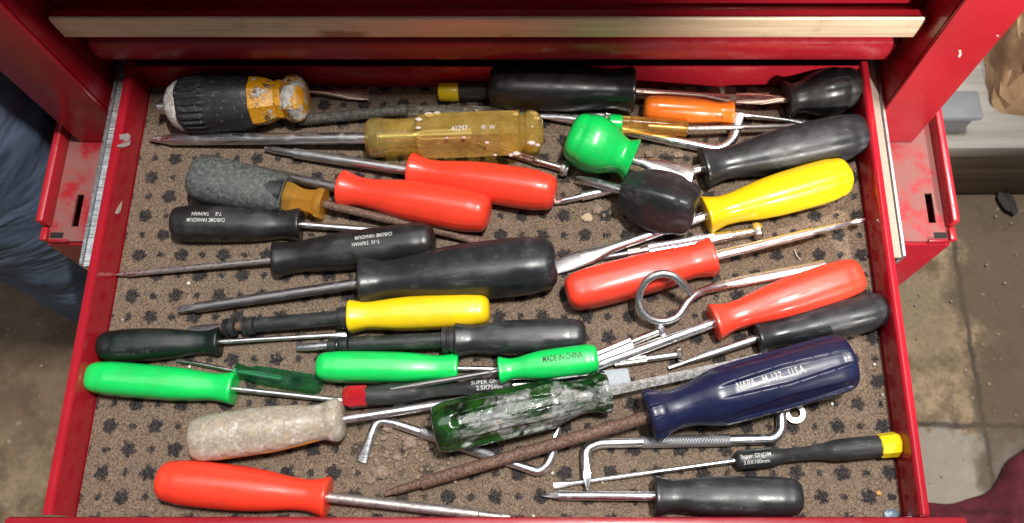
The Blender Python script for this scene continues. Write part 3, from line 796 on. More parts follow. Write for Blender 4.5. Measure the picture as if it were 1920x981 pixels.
# offset screwdriver at the back
def offset_driver(label, pts, r, knurl, tips, mat=M['chrome'], group='bent offset screwdrivers'):
    W = [P(*p) for p in pts]; k = mpp(W[1]); rw = r * k
    path = resample(fillet(W, rw * 3.4), rw * 1.1)
    n_ = len(path); tot = sum((b - a).length for a, b in zip(path, path[1:])); acc = [0.]
    for a, b in zip(path, path[1:]): acc.append(acc[-1] + (b - a).length)
    def rad(i):
        out = (rw, rw, 0)
        for e, tp in ((acc[i], tips[0]), (tot - acc[i], tips[1])):
            q = e / rw
            if tp == 'phillips' and q < 5: out = (rw * min(1.08, .25 + .32 * q), rw * min(1.08, .25 + .32 * q), .45 * min(1, (5 - q) / 2))
            if tp == 'flat' and q < 6: out = (rw * (1.22 - .035 * q), rw * (.2 + .133 * q), 0)
        return out
    root = empty('offset_screwdriver', label, 'offset screwdriver', Matrix.Translation((W[1].x, W[1].y, max(.0015, W[1].z - rw))), group)
    bm = bmesh.new(); sweep(bm, path, rad, 18)
    link_mesh('bent_shaft', bm, mat, root, Matrix.Identity(4))
    a, b = P(*knurl[0]), P(*knurl[1])
    bm = bmesh.new(); d = b - a; m_ = max(10, int(d.length / (rw * .28)))
    sweep(bm, [a + d * (i / m_) for i in range(m_ + 1)], lambda i: (rw * 1.10, rw * 1.10, 0), 22, True, None, .075)
    link_mesh('knurled_grip', bm, M['steel'], root, Matrix.Identity(4), smooth=False)
    return root
offset_driver('bent offset screwdriver running under the tiny amber handle at the back', [(1014, 211, .006), (1348, 282, .005), (1376, 262, .006), (1384, 212, .013)], 9.5, ((1075, 224, .0055), (1150, 240, .0055)), ('flat', 'flat'))
# small knurled bit end beyond the amber stub
precision('tiny knurled precision driver half hidden above the green stubby', (1104, 212), (1180, 226), .004, .004, [
    ('shaft', M['steel'], [(0, 3), (.1, 5), (.38, 6), (.4, 4)]), ('knurled_grip', M['brass'], [(.42, 7), (1., 7)], 'knurl')])
# stubbies
driver('bright green stubby screwdriver with wide flat blade', (1067, 252), (1184, 300), (1300, 329), 53, 8, M['green'], M['chrome'], prof=[(.20, .90), (.30, .98), (.40, 1.0), (.54, .94), (.68, .81), (.80, .66), (.87, .615), (.93, .67), (1.0, .77)], tip='spade', wide=2.0, tl=.036, cross=c_soft4, roll=.2, zA=.0225, zB=.0190, zT=.024, butt=.42, name='stubby_screwdriver', cat='stubby screwdriver', group='stubby screwdrivers')
driver('large charcoal rubber screwdriver by the right wall above the yellow one', (1624, 249), (1320, 315), (1040, 380), 43, 8.5, M['charcoal'], M['chrome'], prof=LONG, tip='step', cross=c_soft4, lift=.0005, texts=[('CHROME VANADIUM', .32, .10, 11, True, M['inkgrey'])])
driver('black stubby screwdriver with squared end in the middle', (1305, 397), (1170, 358), (1080, 332), 53, 8.5, M['charcoal'], M['steel'], prof=[(.20, .88), (.32, .98), (.45, 1.0), (.62, .98), (.78, .88), (.9, .72), (1.0, .64)], tip='phillips', cross=c_sq, roll=.55, zA=.0215, zB=.017, zT=.010, butt=.34, name='stubby_screwdriver', cat='stubby screwdriver', group='stubby screwdrivers')
driver('yellow handled screwdriver by the right wall with a flat dark blade tip', (1592, 327), (1325, 404), (1040, 502), 39, 9, M['yellow'], M['chrome'], prof=LONG, tip='spade', wide=1.75, tl=.040, cross=c_soft4, roll=.3, tipmat=M['darksteel'], tip_len=.019)
# --- left middle
driver('red handled screwdriver in the upper middle, nearest the big amber handle', (1043, 362), (772, 320), (497, 279), 39, 10, M['red'], M['steel'], prof=LONG, tip='step')
driver('red handled screwdriver lying just below another red one, upper middle', (918, 402), (643, 354), (374, 297), 41, 9.5, M['red'], M['darksteel'], prof=LONG, tip='flat', wide=1.05, lift=.001)
def dusty_shape(bm, L, R):
    f = spline([(0, .30), (.012, .62), (.04, .83), (.09, .95), (.2, 1.0), (.4, .97), (.55, .90), (.70, .82), (.72, .80)], 9)
    rings(bm, [(s * L, R * f(s), R * f(s)) for s in [.72 * i / 50 for i in range(51)]], 48, lambda t, x: c_soft4(t, 0))
rt, mw_, L_, R_ = driver('dusty grey rubber screwdriver with amber neck and rusty shaft', (358, 333), (608, 383), (918, 456), 47, 8, M['dustyblack'], M['rusty'], shape=dusty_shape, tip='flat', wide=1.1, hname='rubber_sleeve', zA=.0165,
       collar=[('sleeve_band', .58, .715, .845, M['charcoal'])])
bm = bmesh.new()
g8 = poly(6, .12)
f = spline([(.70, .66), (.75, .66), (.80, .55), (.86, .50), (.92, .54), (.97, .68), (1.0, .66)], 9)
rings(bm, [(s * L_, R_ * f(s), R_ * f(s)) for s in [.70 + .30 * i / 26 for i in range(27)]], 48, lambda t, x: g8(t + .3, 0))
link_mesh('amber_neck', bm, M['neckamber'], rt, mw_, angle=30)
driver('black screwdriver with white upside down lettering, left, under the dusty one', (322, 419), (563, 421), (730, 434), 34, 6.5, M['black'], M['steel'], prof=STRAIGHT, tip='flat', cross=c_soft4,
       texts=[('CHROME VANADIUM', .30, -.22, 11.5, True, M['inkwhite'], 6.5, 1.), ('T-8     TAIWAN', .30, -.22, 11.5, True, M['inkwhite'], -8)][:0] + [
           ('CHROME VANADIUM', .31, .0, 10, True, M['inkwhite'], 5, .72), ('T-8     TAIWAN', .31, .0, 10, True, M['inkwhite'], -7, .8)])
driver('black screwdriver with white lettering and long thin shaft to the left wall', (816, 449), (520, 487), (216, 516), 36, 6, M['black'], M['halfrust'], prof=STRAIGHT, tip='phillips', cross=c_soft4, lift=.002,
       texts=[('CHROME VANADIUM', .36, .0, 10, False, M['inkwhite'], -9, .72), ('T-10  TAIWAN', .41, .0, 10, False, M['inkwhite'], 3, .8)])
driver('biggest charcoal rubber screwdriver in the centre of the drawer', (1044, 493), (683, 530), (335, 582), 53, 10, M['charcoal'], M['darksteel'], prof=LONG, tip='torx', cross=c_soft4, roll=.2, lift=.0005)
# --- screw-holding drivers
def holder(label, A, B, Rh, hm, tube, ringm, T, segs, prof):
    zA = Rh * mpp(P(*A, 0)) + .0002
    a, b = P(*A, zA), P(*B, zA * .93)
    k = mpp(a); mw = frame(a, b); L = (b - a).length
    base = mw.copy(); base.translation.z = .0015
    root = empty('screwdriver', label, 'screwdriver', base, G)
    bm = bmesh.new(); rings(bm, handle_secs(L, Rh * k, prof, .5), 40, lambda t, x: c_soft4(t, 0))
    link_mesh('handle', bm, hm, root, mw)
    t = P(*T, .006); ms = frame(b, t); Ls = (t - b).length
    for nm, mt, pr in segs:
        bm = bmesh.new(); rings(bm, [(f * Ls, r * k, r * k * (z if len(q) else 1)) for (f, r, *q) in pr for z in (q[0] if q else 1,)], 26)
        link_mesh(nm, bm, mt, root, ms, angle=35)
holder('yellow handled screw-holding driver with black sleeve and spring rings', (919, 581), (658, 594), 33, M['yellow'], None, None, (352, 621), [
    ('ring', M['matblack'], [(-.01, 17), (.0, 21), (.055, 21), (.06, 18), (.068, 18), (.07, 20), (.078, 20), (.08, 16)]),
    ('sleeve', M['matblack'], [(.075, 14), (.58, 14), (.585, 12)]),
    ('spring_ring', M['matblack'], [(.585, 13), (.59, 17), (.62, 17), (.625, 15), (.635, 15), (.64, 17), (.655, 17), (.66, 12)]),
    ('spring_ring', M['matblack'], [(.70, 13), (.705, 18), (.73, 18), (.735, 13), (.745, 13), (.75, 18), (.775, 16), (.78, 11)]),
    ('shaft', M['rusty'], [(.57, 9), (.80, 9)]),
    ('blade', M['darksteel'], [(.78, 9), (.82, 10, .6), (.98, 9, .25), (1.0, 8, .2)])], EVEN)
holder('charcoal handled screw-holding driver with black sleeve, centre, above the green handles', (1099, 629), (857, 637), 34, M['charcoal'], None, None, (556, 651), [
    ('ring', M['matblack'], [(-.01, 20), (.0, 26), (.035, 26), (.04, 22), (.05, 22), (.055, 25), (.085, 25), (.09, 18)]),
    ('sleeve', M['tubegreen'], [(.085, 15), (.66, 15), (.665, 13)]),
    ('spring_ring', M['tubegreen'], [(.67, 13), (.675, 16), (.70, 16), (.705, 14), (.715, 14), (.72, 16), (.735, 14)]),
    ('spring_ring', M['tubegreen'], [(.745, 12), (.75, 15), (.79, 15), (.80, 11)]),
    ('blade', M['chrome'], [(.72, 8), (.82, 8), (.90, 8, .6), (.985, 7.5, .4), (1.0, 6, .3)])], EVEN)
# --- left lower
driver('very dark green screwdriver with faint lettering against the left wall', (184, 650), (411, 641), (650, 627), 31, 4.5, M['darkgreen'], M['steel'], prof=[(.12, .92), (.2, .99), (.35, 1.0), (.55, .95), (.72, .82), (.84, .72), (.9, .72), (.95, .8), (1., .9)], tip='flat', cross=c_soft4, wide=1.2,
       texts=[('TAIWAN', .22, -.30, 9, False, M['inkgrey'], -6, .8), ('VANADIUM', .27, -.62, 9, False, M['inkgrey'], -6, .8), ('1/4', .44, -.48, 13, False, M['inkgrey'], -6, .8)])
driver('green handled screwdriver at the far left, butt against the wall', (163, 707), (438, 729), (668, 754), 33, 5.5, M['green'], M['steel'], prof=EVEN, tip='flat', cross=c_soft4)
driver('little translucent bottle green screwdriver between two green handles', (603, 722), (444, 696), (330, 674), 18.5, 4, M['greenclear'], M['brass'], prof=[(.06, .92), (.12, 1.), (.5, 1.), (.74, .95), (.86, .72), (.93, .8), (1, .92)], tip='flat', cross=poly(6, .12), collar=[('inner_shaft', .45, .98, .26, M['steel'])])
driver('green handled screwdriver in the middle, right of the bottle green one', (593, 688), (856, 691), (985, 693), 30.5, 5, M['green'], M['steel'], prof=EVEN, tip='flat', cross=c_soft4)
driver('short green handled screwdriver with black lettering on it', (1122, 672), (939, 695), (688, 738), 29, 5, M['green'], M['darksteel'], prof=[(.06, .93), (.12, 1.0), (.35, 1.0), (.55, .97), (.7, .86), (.82, .72), (.88, .70), (.94, .78), (1., .92)], tip='flat', cross=c_soft4, zA=.0195, zB=.0165, zT=.0125, butt=.4, wide=1.1,
       texts=[('MADE IN CHINA', .36, -.05, 16, True, M['inkblack'], 3, .62)])
# slim driver with red cap
def gnom(label, A, B, T, capmat, zA, zB, zT, txt, rcap=22, rs=4.5, capsides=6, textflip=False, txtx=.82):
    k = mpp(P(*A, .008)); a, b, t = P(*A, zA), P(*B, zB), P(*T, zT)
    mw = frame(a, b); L = (b - a).length
    base = mw.copy(); base.translation.z = max(.0015, zA - rcap * k)
    root = empty('slim_screwdriver', label, 'screwdriver', base, 'slim black drivers with faceted coloured end caps')
    bm = bmesh.new(); q = rcap * k
    rings(bm, [(0, q * .70, q * .70), (.012 * L, q * .84, q * .84), (.04 * L, q * 1.02, q * 1.02), (.135 * L, q * .98, q * .98), (.142 * L, q * .9, q * .9)], capsides, None)
    link_mesh('faceted_cap', bm, capmat, root, mw, smooth=False)
    bm = bmesh.new()
    pr = [(.135, .86), (.15, .88), (.33, .90), (.42, .86), (.50, .68), (.60, .62), (.70, .62), (.74, .70), (.80, .80), (.97, .80), (.985, .72), (1.0, .45)]
    f = spline(pr, 9); g = poly(6, .10)
    def cr(tt, x):
        s = x / L; wd = max(0., min(1, (s - .40) / .05, (.76 - s) / .05))
        return 1 + (g(tt, 0) - 1) * wd
    rings(bm, [(s * L, q * f(s), q * f(s)) for s in [.135 + .865 * i / 60 for i in range(61)]], 48, cr)
    link_mesh('handle', bm, M['matblack'], root, mw, angle=28)
    d = t - b; ms = frame(b - d.normalized() * .004, t); bm = bmesh.new()
    rings(bm, shaft_secs(d.length + .004, rs * k, 'flat', 1.45), 16)
    link_mesh('shaft', bm, M['chrome'], root, ms)
    for s_, v0, size, fx in txt:
        lettering(root, s_, mw, size * k, fx * L, .08, lambda x, a_: q * f(min(1, max(.135, x / L))), textflip, M['inkwhite'], v0 * k)
gnom('slim black driver with crimson faceted cap, centre, under a green handle', (644, 746), (962, 722), (1045, 712), M['redcap'], .0095, .0065, .0035, [('SUPER GNOM', 5, 11, .86), ('2.5X75mm', -6, 11, .86)], 22)
# --- crusty white
def crust_shape(bm, L, R):
    f = spline([(0, .28), (.012, .62), (.04, .84), (.09, .96), (.2, 1.0), (.4, 1.0), (.58, .96), (.72, .86), (.80, .78), (.87, .80), (.92, .92), (.955, .94), (.98, .84), (1.0, .62)], 9)
    rings(bm, [(s * L, R * f(s), R * f(s)) for s in [i / 90 for i in range(91)]], 72,
          lambda t, x: (1 + .03 * math.cos(5 * t)) * (1 + .022 * noise.noise(Vector((x * 160, 3.1 * math.sin(t), 3.1 * math.cos(t)))) + .03 * noise.noise(Vector((x * 480, 7 * math.sin(t), 7 * math.cos(t))))))
rt, mw_, L_, R_ = driver('screwdriver with its handle crusted all over in old white paint', (355, 827), (646, 786), (1180, 704), 43, 8.5, M['crust'], M['steel'], tipmat=M['bluegrey'], tip_len=.021, tip='spade', wide=2.0, tl=.034, shape=crust_shape, zA=.0140, zB=.0125, zT=.0045)
bm = bmesh.new(); f = spline([(.06, .80), (.2, .97), (.5, .97), (.7, .86), (.86, .72)], 9)
pts = [Vector((s * L_, 0, 0)) for s in [.07 + .78 * i / 30 for i in range(31)]]
for i in range(31):
    s = .07 + .78 * i / 30; rr = R_ * f(s) * .955; pts[i] = Vector((s * L_, -rr * math.sin(1.42), rr * math.cos(1.42)))
sweep(bm, pts, lambda i: (.0016, .0016, 0), 10)
link_mesh('bare_amber_edge', bm, M['ambercrust'], rt, mw_)
# --- green paint-splattered fluted handle
FLF = spline([(0.0, .62), (.006, .78), (.02, .90), (.045, .96), (.1, 1.0), (.3, 1.0), (.55, .995), (.64, .97), (.70, .89), (.76, .76), (.81, .68), (.86, .655), (.91, .70), (.955, .83), (.985, .86), (1.0, .80)], 9)
def flute_rad(x, t, L, R, k6=6, depth=.11, lo=.015, hi=.68, wide=.44, roll=PI / 6):
    s = x / L; a = PI / k6
    u = (((t + roll) % (2 * a)) - a) / a                     # -1..1 across one facet
    wd = max(0., min(1, (s - lo) / .05, (hi - s) / .09))
    g = max(0., min(1., (wide + .22 * (1 - abs(2 * (s - lo) / (hi - lo) - 1)) - abs(u)) / .15))
    nk = max(0., min(1, (s - .93) / .02)) * .07 * max(0., min(1., (.45 - abs(u)) / .1))   # little flats at the flare
    return R * FLF(s) * (1 - depth * wd * g * (1 - .25 * u * u) - nk)
def fluted_shape(depth, lo=.10, hi=.66, wide=.42):
    def sh(bm, L, R):
        secs = [(s * L, L, R) for s in [i / 110 for i in range(111)]]
        rings(bm, [(x, R * FLF(x / L), R * FLF(x / L)) for x, _, _ in secs], 210, lambda t, x: flute_rad(x, t, L, R, 6, depth, lo, hi, wide) / (R * FLF(x / L)))
    return sh
driver('translucent green fluted screwdriver splattered with grey paint', (813, 806), (1141, 734), (1447, 668), 47, 9, M['splatter'], M['speckled'], tip='flat', shape=fluted_shape(.14, .10, .70, .46), wide=1.15, zA=.0205, zB=.0155, zT=.0075, sn=4,
       collar=[('inner_shaft', .35, .99, .2, M['steel'])])
# --- navy
driver('large navy blue fluted screwdriver with white lettering and rusty shaft', (1594, 676), (1216, 781), (722, 926), 55, 11.5, M['navy'], M['rusty'], tip='step', shape=fluted_shape(.11, .015, .68, .44), srad=flute_rad, zA=.0225, zB=.0175, zT=.0052,
       prof=[(0, .95), (.1, .93), (.6, .93), (1, .8)],
       texts=[('NAPA', .54, .0, 22, True, M['inkwhite'], 1, .60), ('M-137', .415, .0, 19, True, M['inkwhite'], 1, .74), ('U.S.A.', .294, .0, 20, True, M['inkwhite'], 1, .64)])
# --- right
driver('red handled screwdriver right of centre with long shaft reaching the right wall', (1062, 552), (1333, 482), (1622, 411), 39, 9, M['red'], M['chrome'], prof=EVEN, tip='ball', zT=.012, cross=c_soft4)
driver('red handled screwdriver by the right wall, lowest of the red ones there', (1614, 515), (1340, 605), (1035, 716), 40, 9.5, M['red'], M['chrome'], prof=LONG, tip='phillips', cross=c_soft4)
driver('black rubber screwdriver by the right wall just above the navy one', (1662, 578), (1421, 634), (1254, 690), 35, 8, M['charcoal'], M['steel'], prof=LONG, tip='flat', wide=.5, tl=.028, cross=c_soft4, roll=.3)
precision('chrome precision screwdriver between the yellow and the red handle at right', (1108, 487), (1427, 432), .003, .0055, [
    ('shaft', M['darksteel'], [(0, 2), (.01, 4), (.14, 5.5), (.22, 6)]), ('barrel', M['brass'], [(.21, 6), (.215, 9), (.29, 9), (.295, 7), (.34, 7)]),
    ('knurled_grip', M['chrome'], [(.335, 11), (.72, 11)], 'knurl'), ('barrel', M['brass'], [(.715, 9), (.72, 11), (.82, 11), (.825, 8.5), (.955, 8)]),
    ('swivel_cap', M['brass'], [(.95, 9), (.952, 16), (.965, 17.5), (.985, 17.5), (.99, 16), (1.0, 15)], poly(12, .06))])
precision('chrome precision screwdriver coming out from the lettered green handle, cap under the ring', (1040, 702), (1245, 618), .004, .0065, [
    ('shaft', M['steel'], [(0, 4), (.3, 4)]), ('knurled_grip', M['chrome'], [(.3, 11.5), (.70, 11.5)], 'knurl'), ('barrel', M['brass'], [(.69, 8), (.70, 9), (.95, 8.5)]),
    ('swivel_cap', M['chrome'], [(.94, 9), (.942, 14), (.955, 15.5), (.985, 15.5), (1.0, 13)], poly(8, .08))])
precision('chrome precision screwdriver with its cap just left of the pointed black one', (1110, 687), (1279, 664), .003, .0045, [
    ('shaft', M['steel'], [(0, 3), (.25, 3)]), ('knurled_grip', M['brass'], [(.25, 8), (.60, 8)], 'knurl'), ('barrel', M['steel'], [(.59, 5), (.6, 6.5), (.95, 6)]),
    ('swivel_cap', M['brass'], [(.94, 7), (.942, 13), (.96, 14.5), (.985, 14.5), (1.0, 12)], poly(12, .06))])
# ring tool
W = [(1548, 497, .0035), (1515, 504, .0035), (1360, 534, .004), (1303, 553, .012), (1275, 588, .011), (1262, 598, .010), (1240, 603, .010), (1217, 596, .0125), (1202, 579, .016), (1198, 556, .020), (1206, 534, .0255), (1222, 519, .0290), (1243, 513, .0305), (1264, 518, .0295), (1280, 532, .026), (1297, 549, .0195)]
root = empty('ring_tool', 'bent steel ring tool with flat stem leaning on a red handle', 'ring tool', Matrix.Translation(P(1300, 553, .0015)))
pts = [P(*p) for p in W]; k = mpp(pts[3])
fx = []
for i in range(len(pts) - 1):                     # smooth through the ring with Catmull-Rom
    p0, p1, p2, p3 = pts[max(0, i - 1)], pts[i], pts[i + 1], pts[min(len(pts) - 1, i + 2)]
    for j in range(6):
        t = j / 6
        fx.append(.5 * (2 * p1 + (p2 - p0) * t + (2 * p0 - 5 * p1 + 4 * p2 - p3) * t * t + (3 * p1 - p0 - 3 * p2 + p3) * t ** 3))
fx.append(pts[-1])
bm = bmesh.new()
sweep(bm, fx[12:], lambda i: (7.5 * k, 7.5 * k, 0), 14); link_mesh('ring', bm, M['steel'], root, Matrix.Identity(4))
bm = bmesh.new()
sweep(bm, fx[:16], lambda i: ((11 if i < 11 else 11 - (i - 11) * .8) * k, (4 if i < 10 else 4 + (i - 10) * .6) * k, 0), 14); link_mesh('stem', bm, M['brass'], root, Matrix.Identity(4))
# front offset screwdrivers
offset_driver('bent offset screwdriver with cross tip standing over the yellow capped driver shaft', [(1102, 920, .0075), (1098, 842, .0062), (1122, 831, .0050), (1452, 823, .0045), (1466, 806, .0045), (1463, 764, .0045)], 10, ((1205, 829, .0049), (1368, 825, .0047)), ('phillips', 'plain'))
offset_driver('bent offset screwdriver lying under the paint splattered green handle', [(677, 866, .003), (707, 789, .004), (735, 792, .004), (1012, 886, .004), (1030, 868, .005), (1050, 800, .006)], 8.5, ((788, 810, .004), (925, 857, .004)), ('flat', 'phillips'))
gnom('slim black driver with yellow faceted cap and thin shaft, front right', (1692, 832), (1378, 864), (1038, 911), M['yellowcap'], .0085, .0065, .0022, [('Super GNOM', 5.5, 10, .885), ('3.0X100mm', -6, 10, .885)], 23, 4.5, 8, True)
driver('charcoal rubber screwdriver with short cross tip shaft, front right', (1505, 933), (1231, 930), (1013, 929), 38, 9, M['charcoal'], M['chrome'], prof=EVEN, tip='phillips', cross=c_soft4, tipmat=M['darksteel'], tip_len=.011, roll=.2)
driver('red handled screwdriver alone in the front left corner', (297, 900), (613, 932), (956, 971), 42, 10, M['red'], M['halfrust'], prof=LONG, tip='step', cross=c_tri)
# lock washer
c = P(1490, 775, .0028); k = mpp(c)
bm = bmesh.new(); n_ = 40; prev = None; ends = []
for i in range(n_ + 1):
    a = math.radians(140) + math.radians(340) * i / n_
    lift = .0010 * (i / n_)
    vs = [bm.verts.new(c + Vector((math.cos(a) * r * k, math.sin(a) * r * k, z + lift))) for r, z in ((10, -.0010), (19, -.0010), (19, .0010), (10, .0010))]
    if prev:
        for j in range(4): bm.faces.new((prev[j], prev[(j + 1) % 4], vs[(j + 1) % 4], vs[j]))
    else: ends.append(vs)
    prev = vs
bm.faces.new(ends[0]); bm.faces.new(prev)
tag(link_mesh('lock_washer', bm, M['steel'], angle=30), 'small split lock washer beside the tip of the navy handle', 'lock washer')
# flat scrap and chips of dirt
def clod(px, py, r, label, col, h=.35, name='dirt_clod'):
    c = P(px, py, .002); k = mpp(c); bm = bmesh.new()
    bmesh.ops.create_icosphere(bm, subdivisions=3, radius=1)
    s0 = random.random() * 50
    for v in bm.verts:
        m = 1 + .35 * noise.noise(v.co * 1.3 + Vector((s0, 0, 0))) + .18 * noise.noise(v.co * 3.5 + Vector((0, s0, 0)))
        v.co = Vector((v.co.x * r * k * m, v.co.y * r * k * m * .85, max(-.3, v.co.z) * r * k * h * m)) + c
    return tag(link_mesh(name, bm, col, angle=35), label, 'dirt clod' if name == 'dirt_clod' else 'debris')
dm = N('dry_dirt'); dm.set(Base_Color=dm.mix(dm.ramp(dm.noise(500, 5, .7), .3, .7), (.15, .105, .075), (.30, .22, .165)), Roughness=.95); dm.bump(dm.noise(900, 4), .6, .001)
for px, py, r, lb in ((768, 830, 12, 'rounded lump of dry dirt next to the splattered green handle'), (712, 885, 15, 'flat flake of dry dirt above the rusty shaft tip'), (728, 803, 9, 'lump of dirt beside the small bent flat tip'),
                      (695, 900, 9, 'small dirt flake left of the rusty shaft tip'), (745, 857, 8, 'crumb of dirt in the middle of the dirt spill'), (1120, 393, 10, 'lump of dirt under the black stubby'),
                      (1217, 289, 8, 'pebble of dirt right of the green stubby, left one of two'), (1272, 290, 8, 'pebble of dirt right of the green stubby, right one of two')):
    clod(px, py, r, lb, dm.m)
pm = plain('pale_chip', (.50, .38, .24), .8)
clod(1101, 408, 9.5, 'round pale tan chip on the carpet under the black stubby', pm, .25, 'tan_chip')
clod(1648, 925, 5, 'tiny orange tan crumb in the front right corner', plain('orange_crumb', (.55, .30, .08), .7), .5, 'orange_crumb')
clod(1672, 966, 13, 'scrap of grey blue plastic in the front right corner', plain('blue_scrap', (.10, .17, .24), .4), .2, 'plastic_scrap')
clod(750, 764, 11, 'small white paper scrap under the slim driver with crimson cap', plain('white_scrap', (.72, .72, .70), .6), .12, 'white_scrap')
# fibre thread
bm = bmesh.new(); sweep(bm, fillet([P(1490, 468, .002), P(1493, 478, .003), P(1501, 488, .002)], .004), lambda i: (.0004, .0004, 0), 6)
tag(link_mesh('thread', bm, plain('pale_thread', (.6, .5, .4))), 'short pale thread on the carpet above a red handle', 'thread')
# grit
bm = bmesh.new(); rnd = random.Random(3)
def grit(px, py, r):
    c = P(px, py, .0018); k = mpp(c)
    q = bmesh.ops.create_icosphere(bm, subdivisions=1, radius=r * k)
    for v in q['verts']: v.co = Vector((v.co.x * rnd.uniform(.6, 1.3), v.co.y * rnd.uniform(.6, 1.3), v.co.z * .6)) + c
for _ in range(230): grit(rnd.gauss(755, 55), min(960, rnd.gauss(850, 32)), abs(rnd.gauss(0, 2.2)) + .8)
for _ in range(60): grit(rnd.gauss(1130, 60), rnd.gauss(395, 22), abs(rnd.gauss(0, 1.8)) + .7)
for _ in range(170): grit(rnd.uniform(230, 1640), rnd.uniform(260, 960), abs(rnd.gauss(0, .8)) + .5)
tag(link_mesh('dirt_grit', bm, dm.m, smooth=False), 'loose dirt grit scattered over the carpet', None, None, 'stuff')
bm = bmesh.new()
for px, py, r in ((353, 531, 4), (853, 902, 3.2), (1036, 887, 3), (550, 790, 2), (1560, 757, 3.2), (640, 705, 2), (1000, 968, 3), (1640, 683, 3), (1130, 905, 2.4), (1655, 740, 2), (230, 600, 2), (480, 640, 2.4), (355, 688, 3), (930, 860, 2)):
    grit(px, py, r)
tag(link_mesh('white_flecks', bm, plain('white_fleck', (.7, .66, .58))), 'tiny pale flecks on the carpet', None, None, 'stuff')

# ------------------------------------------------------------------ surroundings
# jeans: a person standing close on the left
def denim():
    n = N('blue_denim')
    tw = n.noise(500, 3, .6); big = n.noise(9, 5, .6); wr = n.noise(13, 3, .5, n.scaled((1, 1, 1.8)), .4)
    c = n.mix(n.ramp(big, .35, .68), (.085, .125, .195), (.17, .23, .325))
    c = n.mix(n.math('MULTIPLY', n.ramp(tw, .4, .7), .4), c, (.13, .17, .23))
    n.set(Base_Color=c, Roughness=.9, Specular_IOR_Level=.2); n.bump(wr, .5, .02)
    return n.m
def limb(bm, pts, n=40, wrinkle=.0):
    prev = None
    path = pts
    for i, (x, y, z, rx, ry) in enumerate(path):
        vs = []
        for j in range(n):
            t = 2 * PI * j / n
            q = Vector((x + rx * math.cos(t), y + ry * math.sin(t), z))
            m = 1 + wrinkle * (noise.noise(Vector((q.x * 16, q.y * 16, q.z * 24 + math.cos(t) * 2))) + .6 * noise.noise(q * 38))
            vs.append(bm.verts.new((x + rx * m * math.cos(t), y + ry * m * math.sin(t), z)))
        if prev:
            for j in range(n): bm.faces.new((prev[j], prev[(j + 1) % n], vs[(j + 1) % n], vs[j]))
        else: bm.faces.new(vs[::-1])
        prev = vs
    bm.faces.new(prev)
def tube_path(a, n):
    out = []
    for i in range(n):
        u = i / (n - 1) * (len(a) - 1); j = min(int(u), len(a) - 2); t = u - j
        out.append(tuple(a[j][q] * (1 - t) + a[j + 1][q] * t for q in range(5)))
    return out
def person():
    root = empty('person', 'person in blue jeans standing close beside the left of the chest', 'person', Matrix.Translation((-.47, .33, FZ)))
    bm = bmesh.new()
    for y in (.319, .490):
        limb(bm, tube_path([(-.468, y, FZ + .05, .05, .05), (-.468, y, -.02, .055, .055), (-.49, y * .9 + .035, .42, .07, .075)], 20), 20)
    limb(bm, tube_path([(-.49, .404, .40, .10, .16), (-.49, .404, .58, .12, .17), (-.49, .404, .70, .11, .15)], 12), 24)
    bmesh.ops.remove_doubles(bm, verts=bm.verts, dist=1e-5)
    sk = N('skin'); sk.set(Base_Color=(.5, .32, .24), Roughness=.5)
    body = link_mesh('body', bm, sk.m, root)
    body.matrix_world = Matrix.Identity(4)
    mods = body.modifiers.new('join', 'REMESH'); mods.mode = 'VOXEL'; mods.voxel_size = .012; mods.use_smooth_shade = True
    dm_ = denim()
    bm = bmesh.new()
    for y in (.319, .490):
        limb(bm, tube_path([(-.460, y, FZ + .03, .094, .092), (-.464, y, FZ + .2, .088, .086), (-.466, y, -.02, .086, .084), (-.475, y, .15, .09, .088), (-.488, y * .92 + .028, .42, .105, .10)], 90), 64, .05)
    limb(bm, tube_path([(-.49, .404, .38, .115, .185), (-.49, .404, .50, .135, .19), (-.49, .404, .62, .13, .175)], 14), 48, .02)
    j = link_mesh('jeans', bm, dm_, root); j.matrix_world = Matrix.Identity(4)
    lm = rubber('brown_leather', (.06, .035, .02), .5)
    for y in (.319, .490):
        bm = bmesh.new()
        bmesh.ops.create_uvsphere(bm, u_segments=24, v_segments=14, radius=1)
        for v in bm.verts:
            v.co = Vector((-.42 + v.co.x * .135, y + v.co.y * .048 * (1 - .15 * v.co.x), FZ + .004 + max(0, v.co.z + .25) * .075 * (1 - .3 * v.co.x)))
        s = link_mesh('shoe', bm, lm, root); s.matrix_world = Matrix.Identity(4)
person()
# black case standing between the jeans and the chest
root = empty('black_case', 'black box standing in shadow between the jeans and the chest', 'box', Matrix.Translation((-.45, .46, FZ)))
boxobj('body', M['matblack'], (-.60, -.385, .385, .62, FZ, -.115), root, .006)
boxobj('lid', M['matblack'], (-.603, -.382, .382, .623, -.114, -.095), root, .006)
# grey storage box and boards on the right, a paper sack, a printed bag
def wood(name, a, b):
    n = N(name); g = n.noise(60, 5, .6, n.scaled((.06, 1, 1)))
    n.set(Base_Color=n.mix(n.ramp(g, .3, .7), a, b), Roughness=.7); n.bump(g, .3, .002); return n.m
z1 = -.30
q0, q2 = P(1778, 243, z1), P(1778, 278, z1)
root = empty('weathered_timber', 'weathered grey timber beam on the floor behind the right of the chest', 'timber', Matrix.Translation((q0.x, q0.y, FZ)))
gw = wood('grey_board', (.17, .16, .14), (.27, .255, .23)); bw = wood('brown_board', (.10, .075, .05), (.18, .14, .095))
boxobj('top_board', gw, (.38, 1.1, q2.y, q0.y + .30, z1 - .022, z1), root, .002)
boxobj('face_board', bw, (.38, 1.1, q2.y + .006, q2.y + .030, FZ + .004, z1 - .0225), root, .002)
zb = -.255
a0, a1, a2 = P(1765, 190, zb), P(1832, 186, zb), P(1848, 222, zb)
gp = plastic('grey_blue_plastic', (.15, .16, .175), .5)
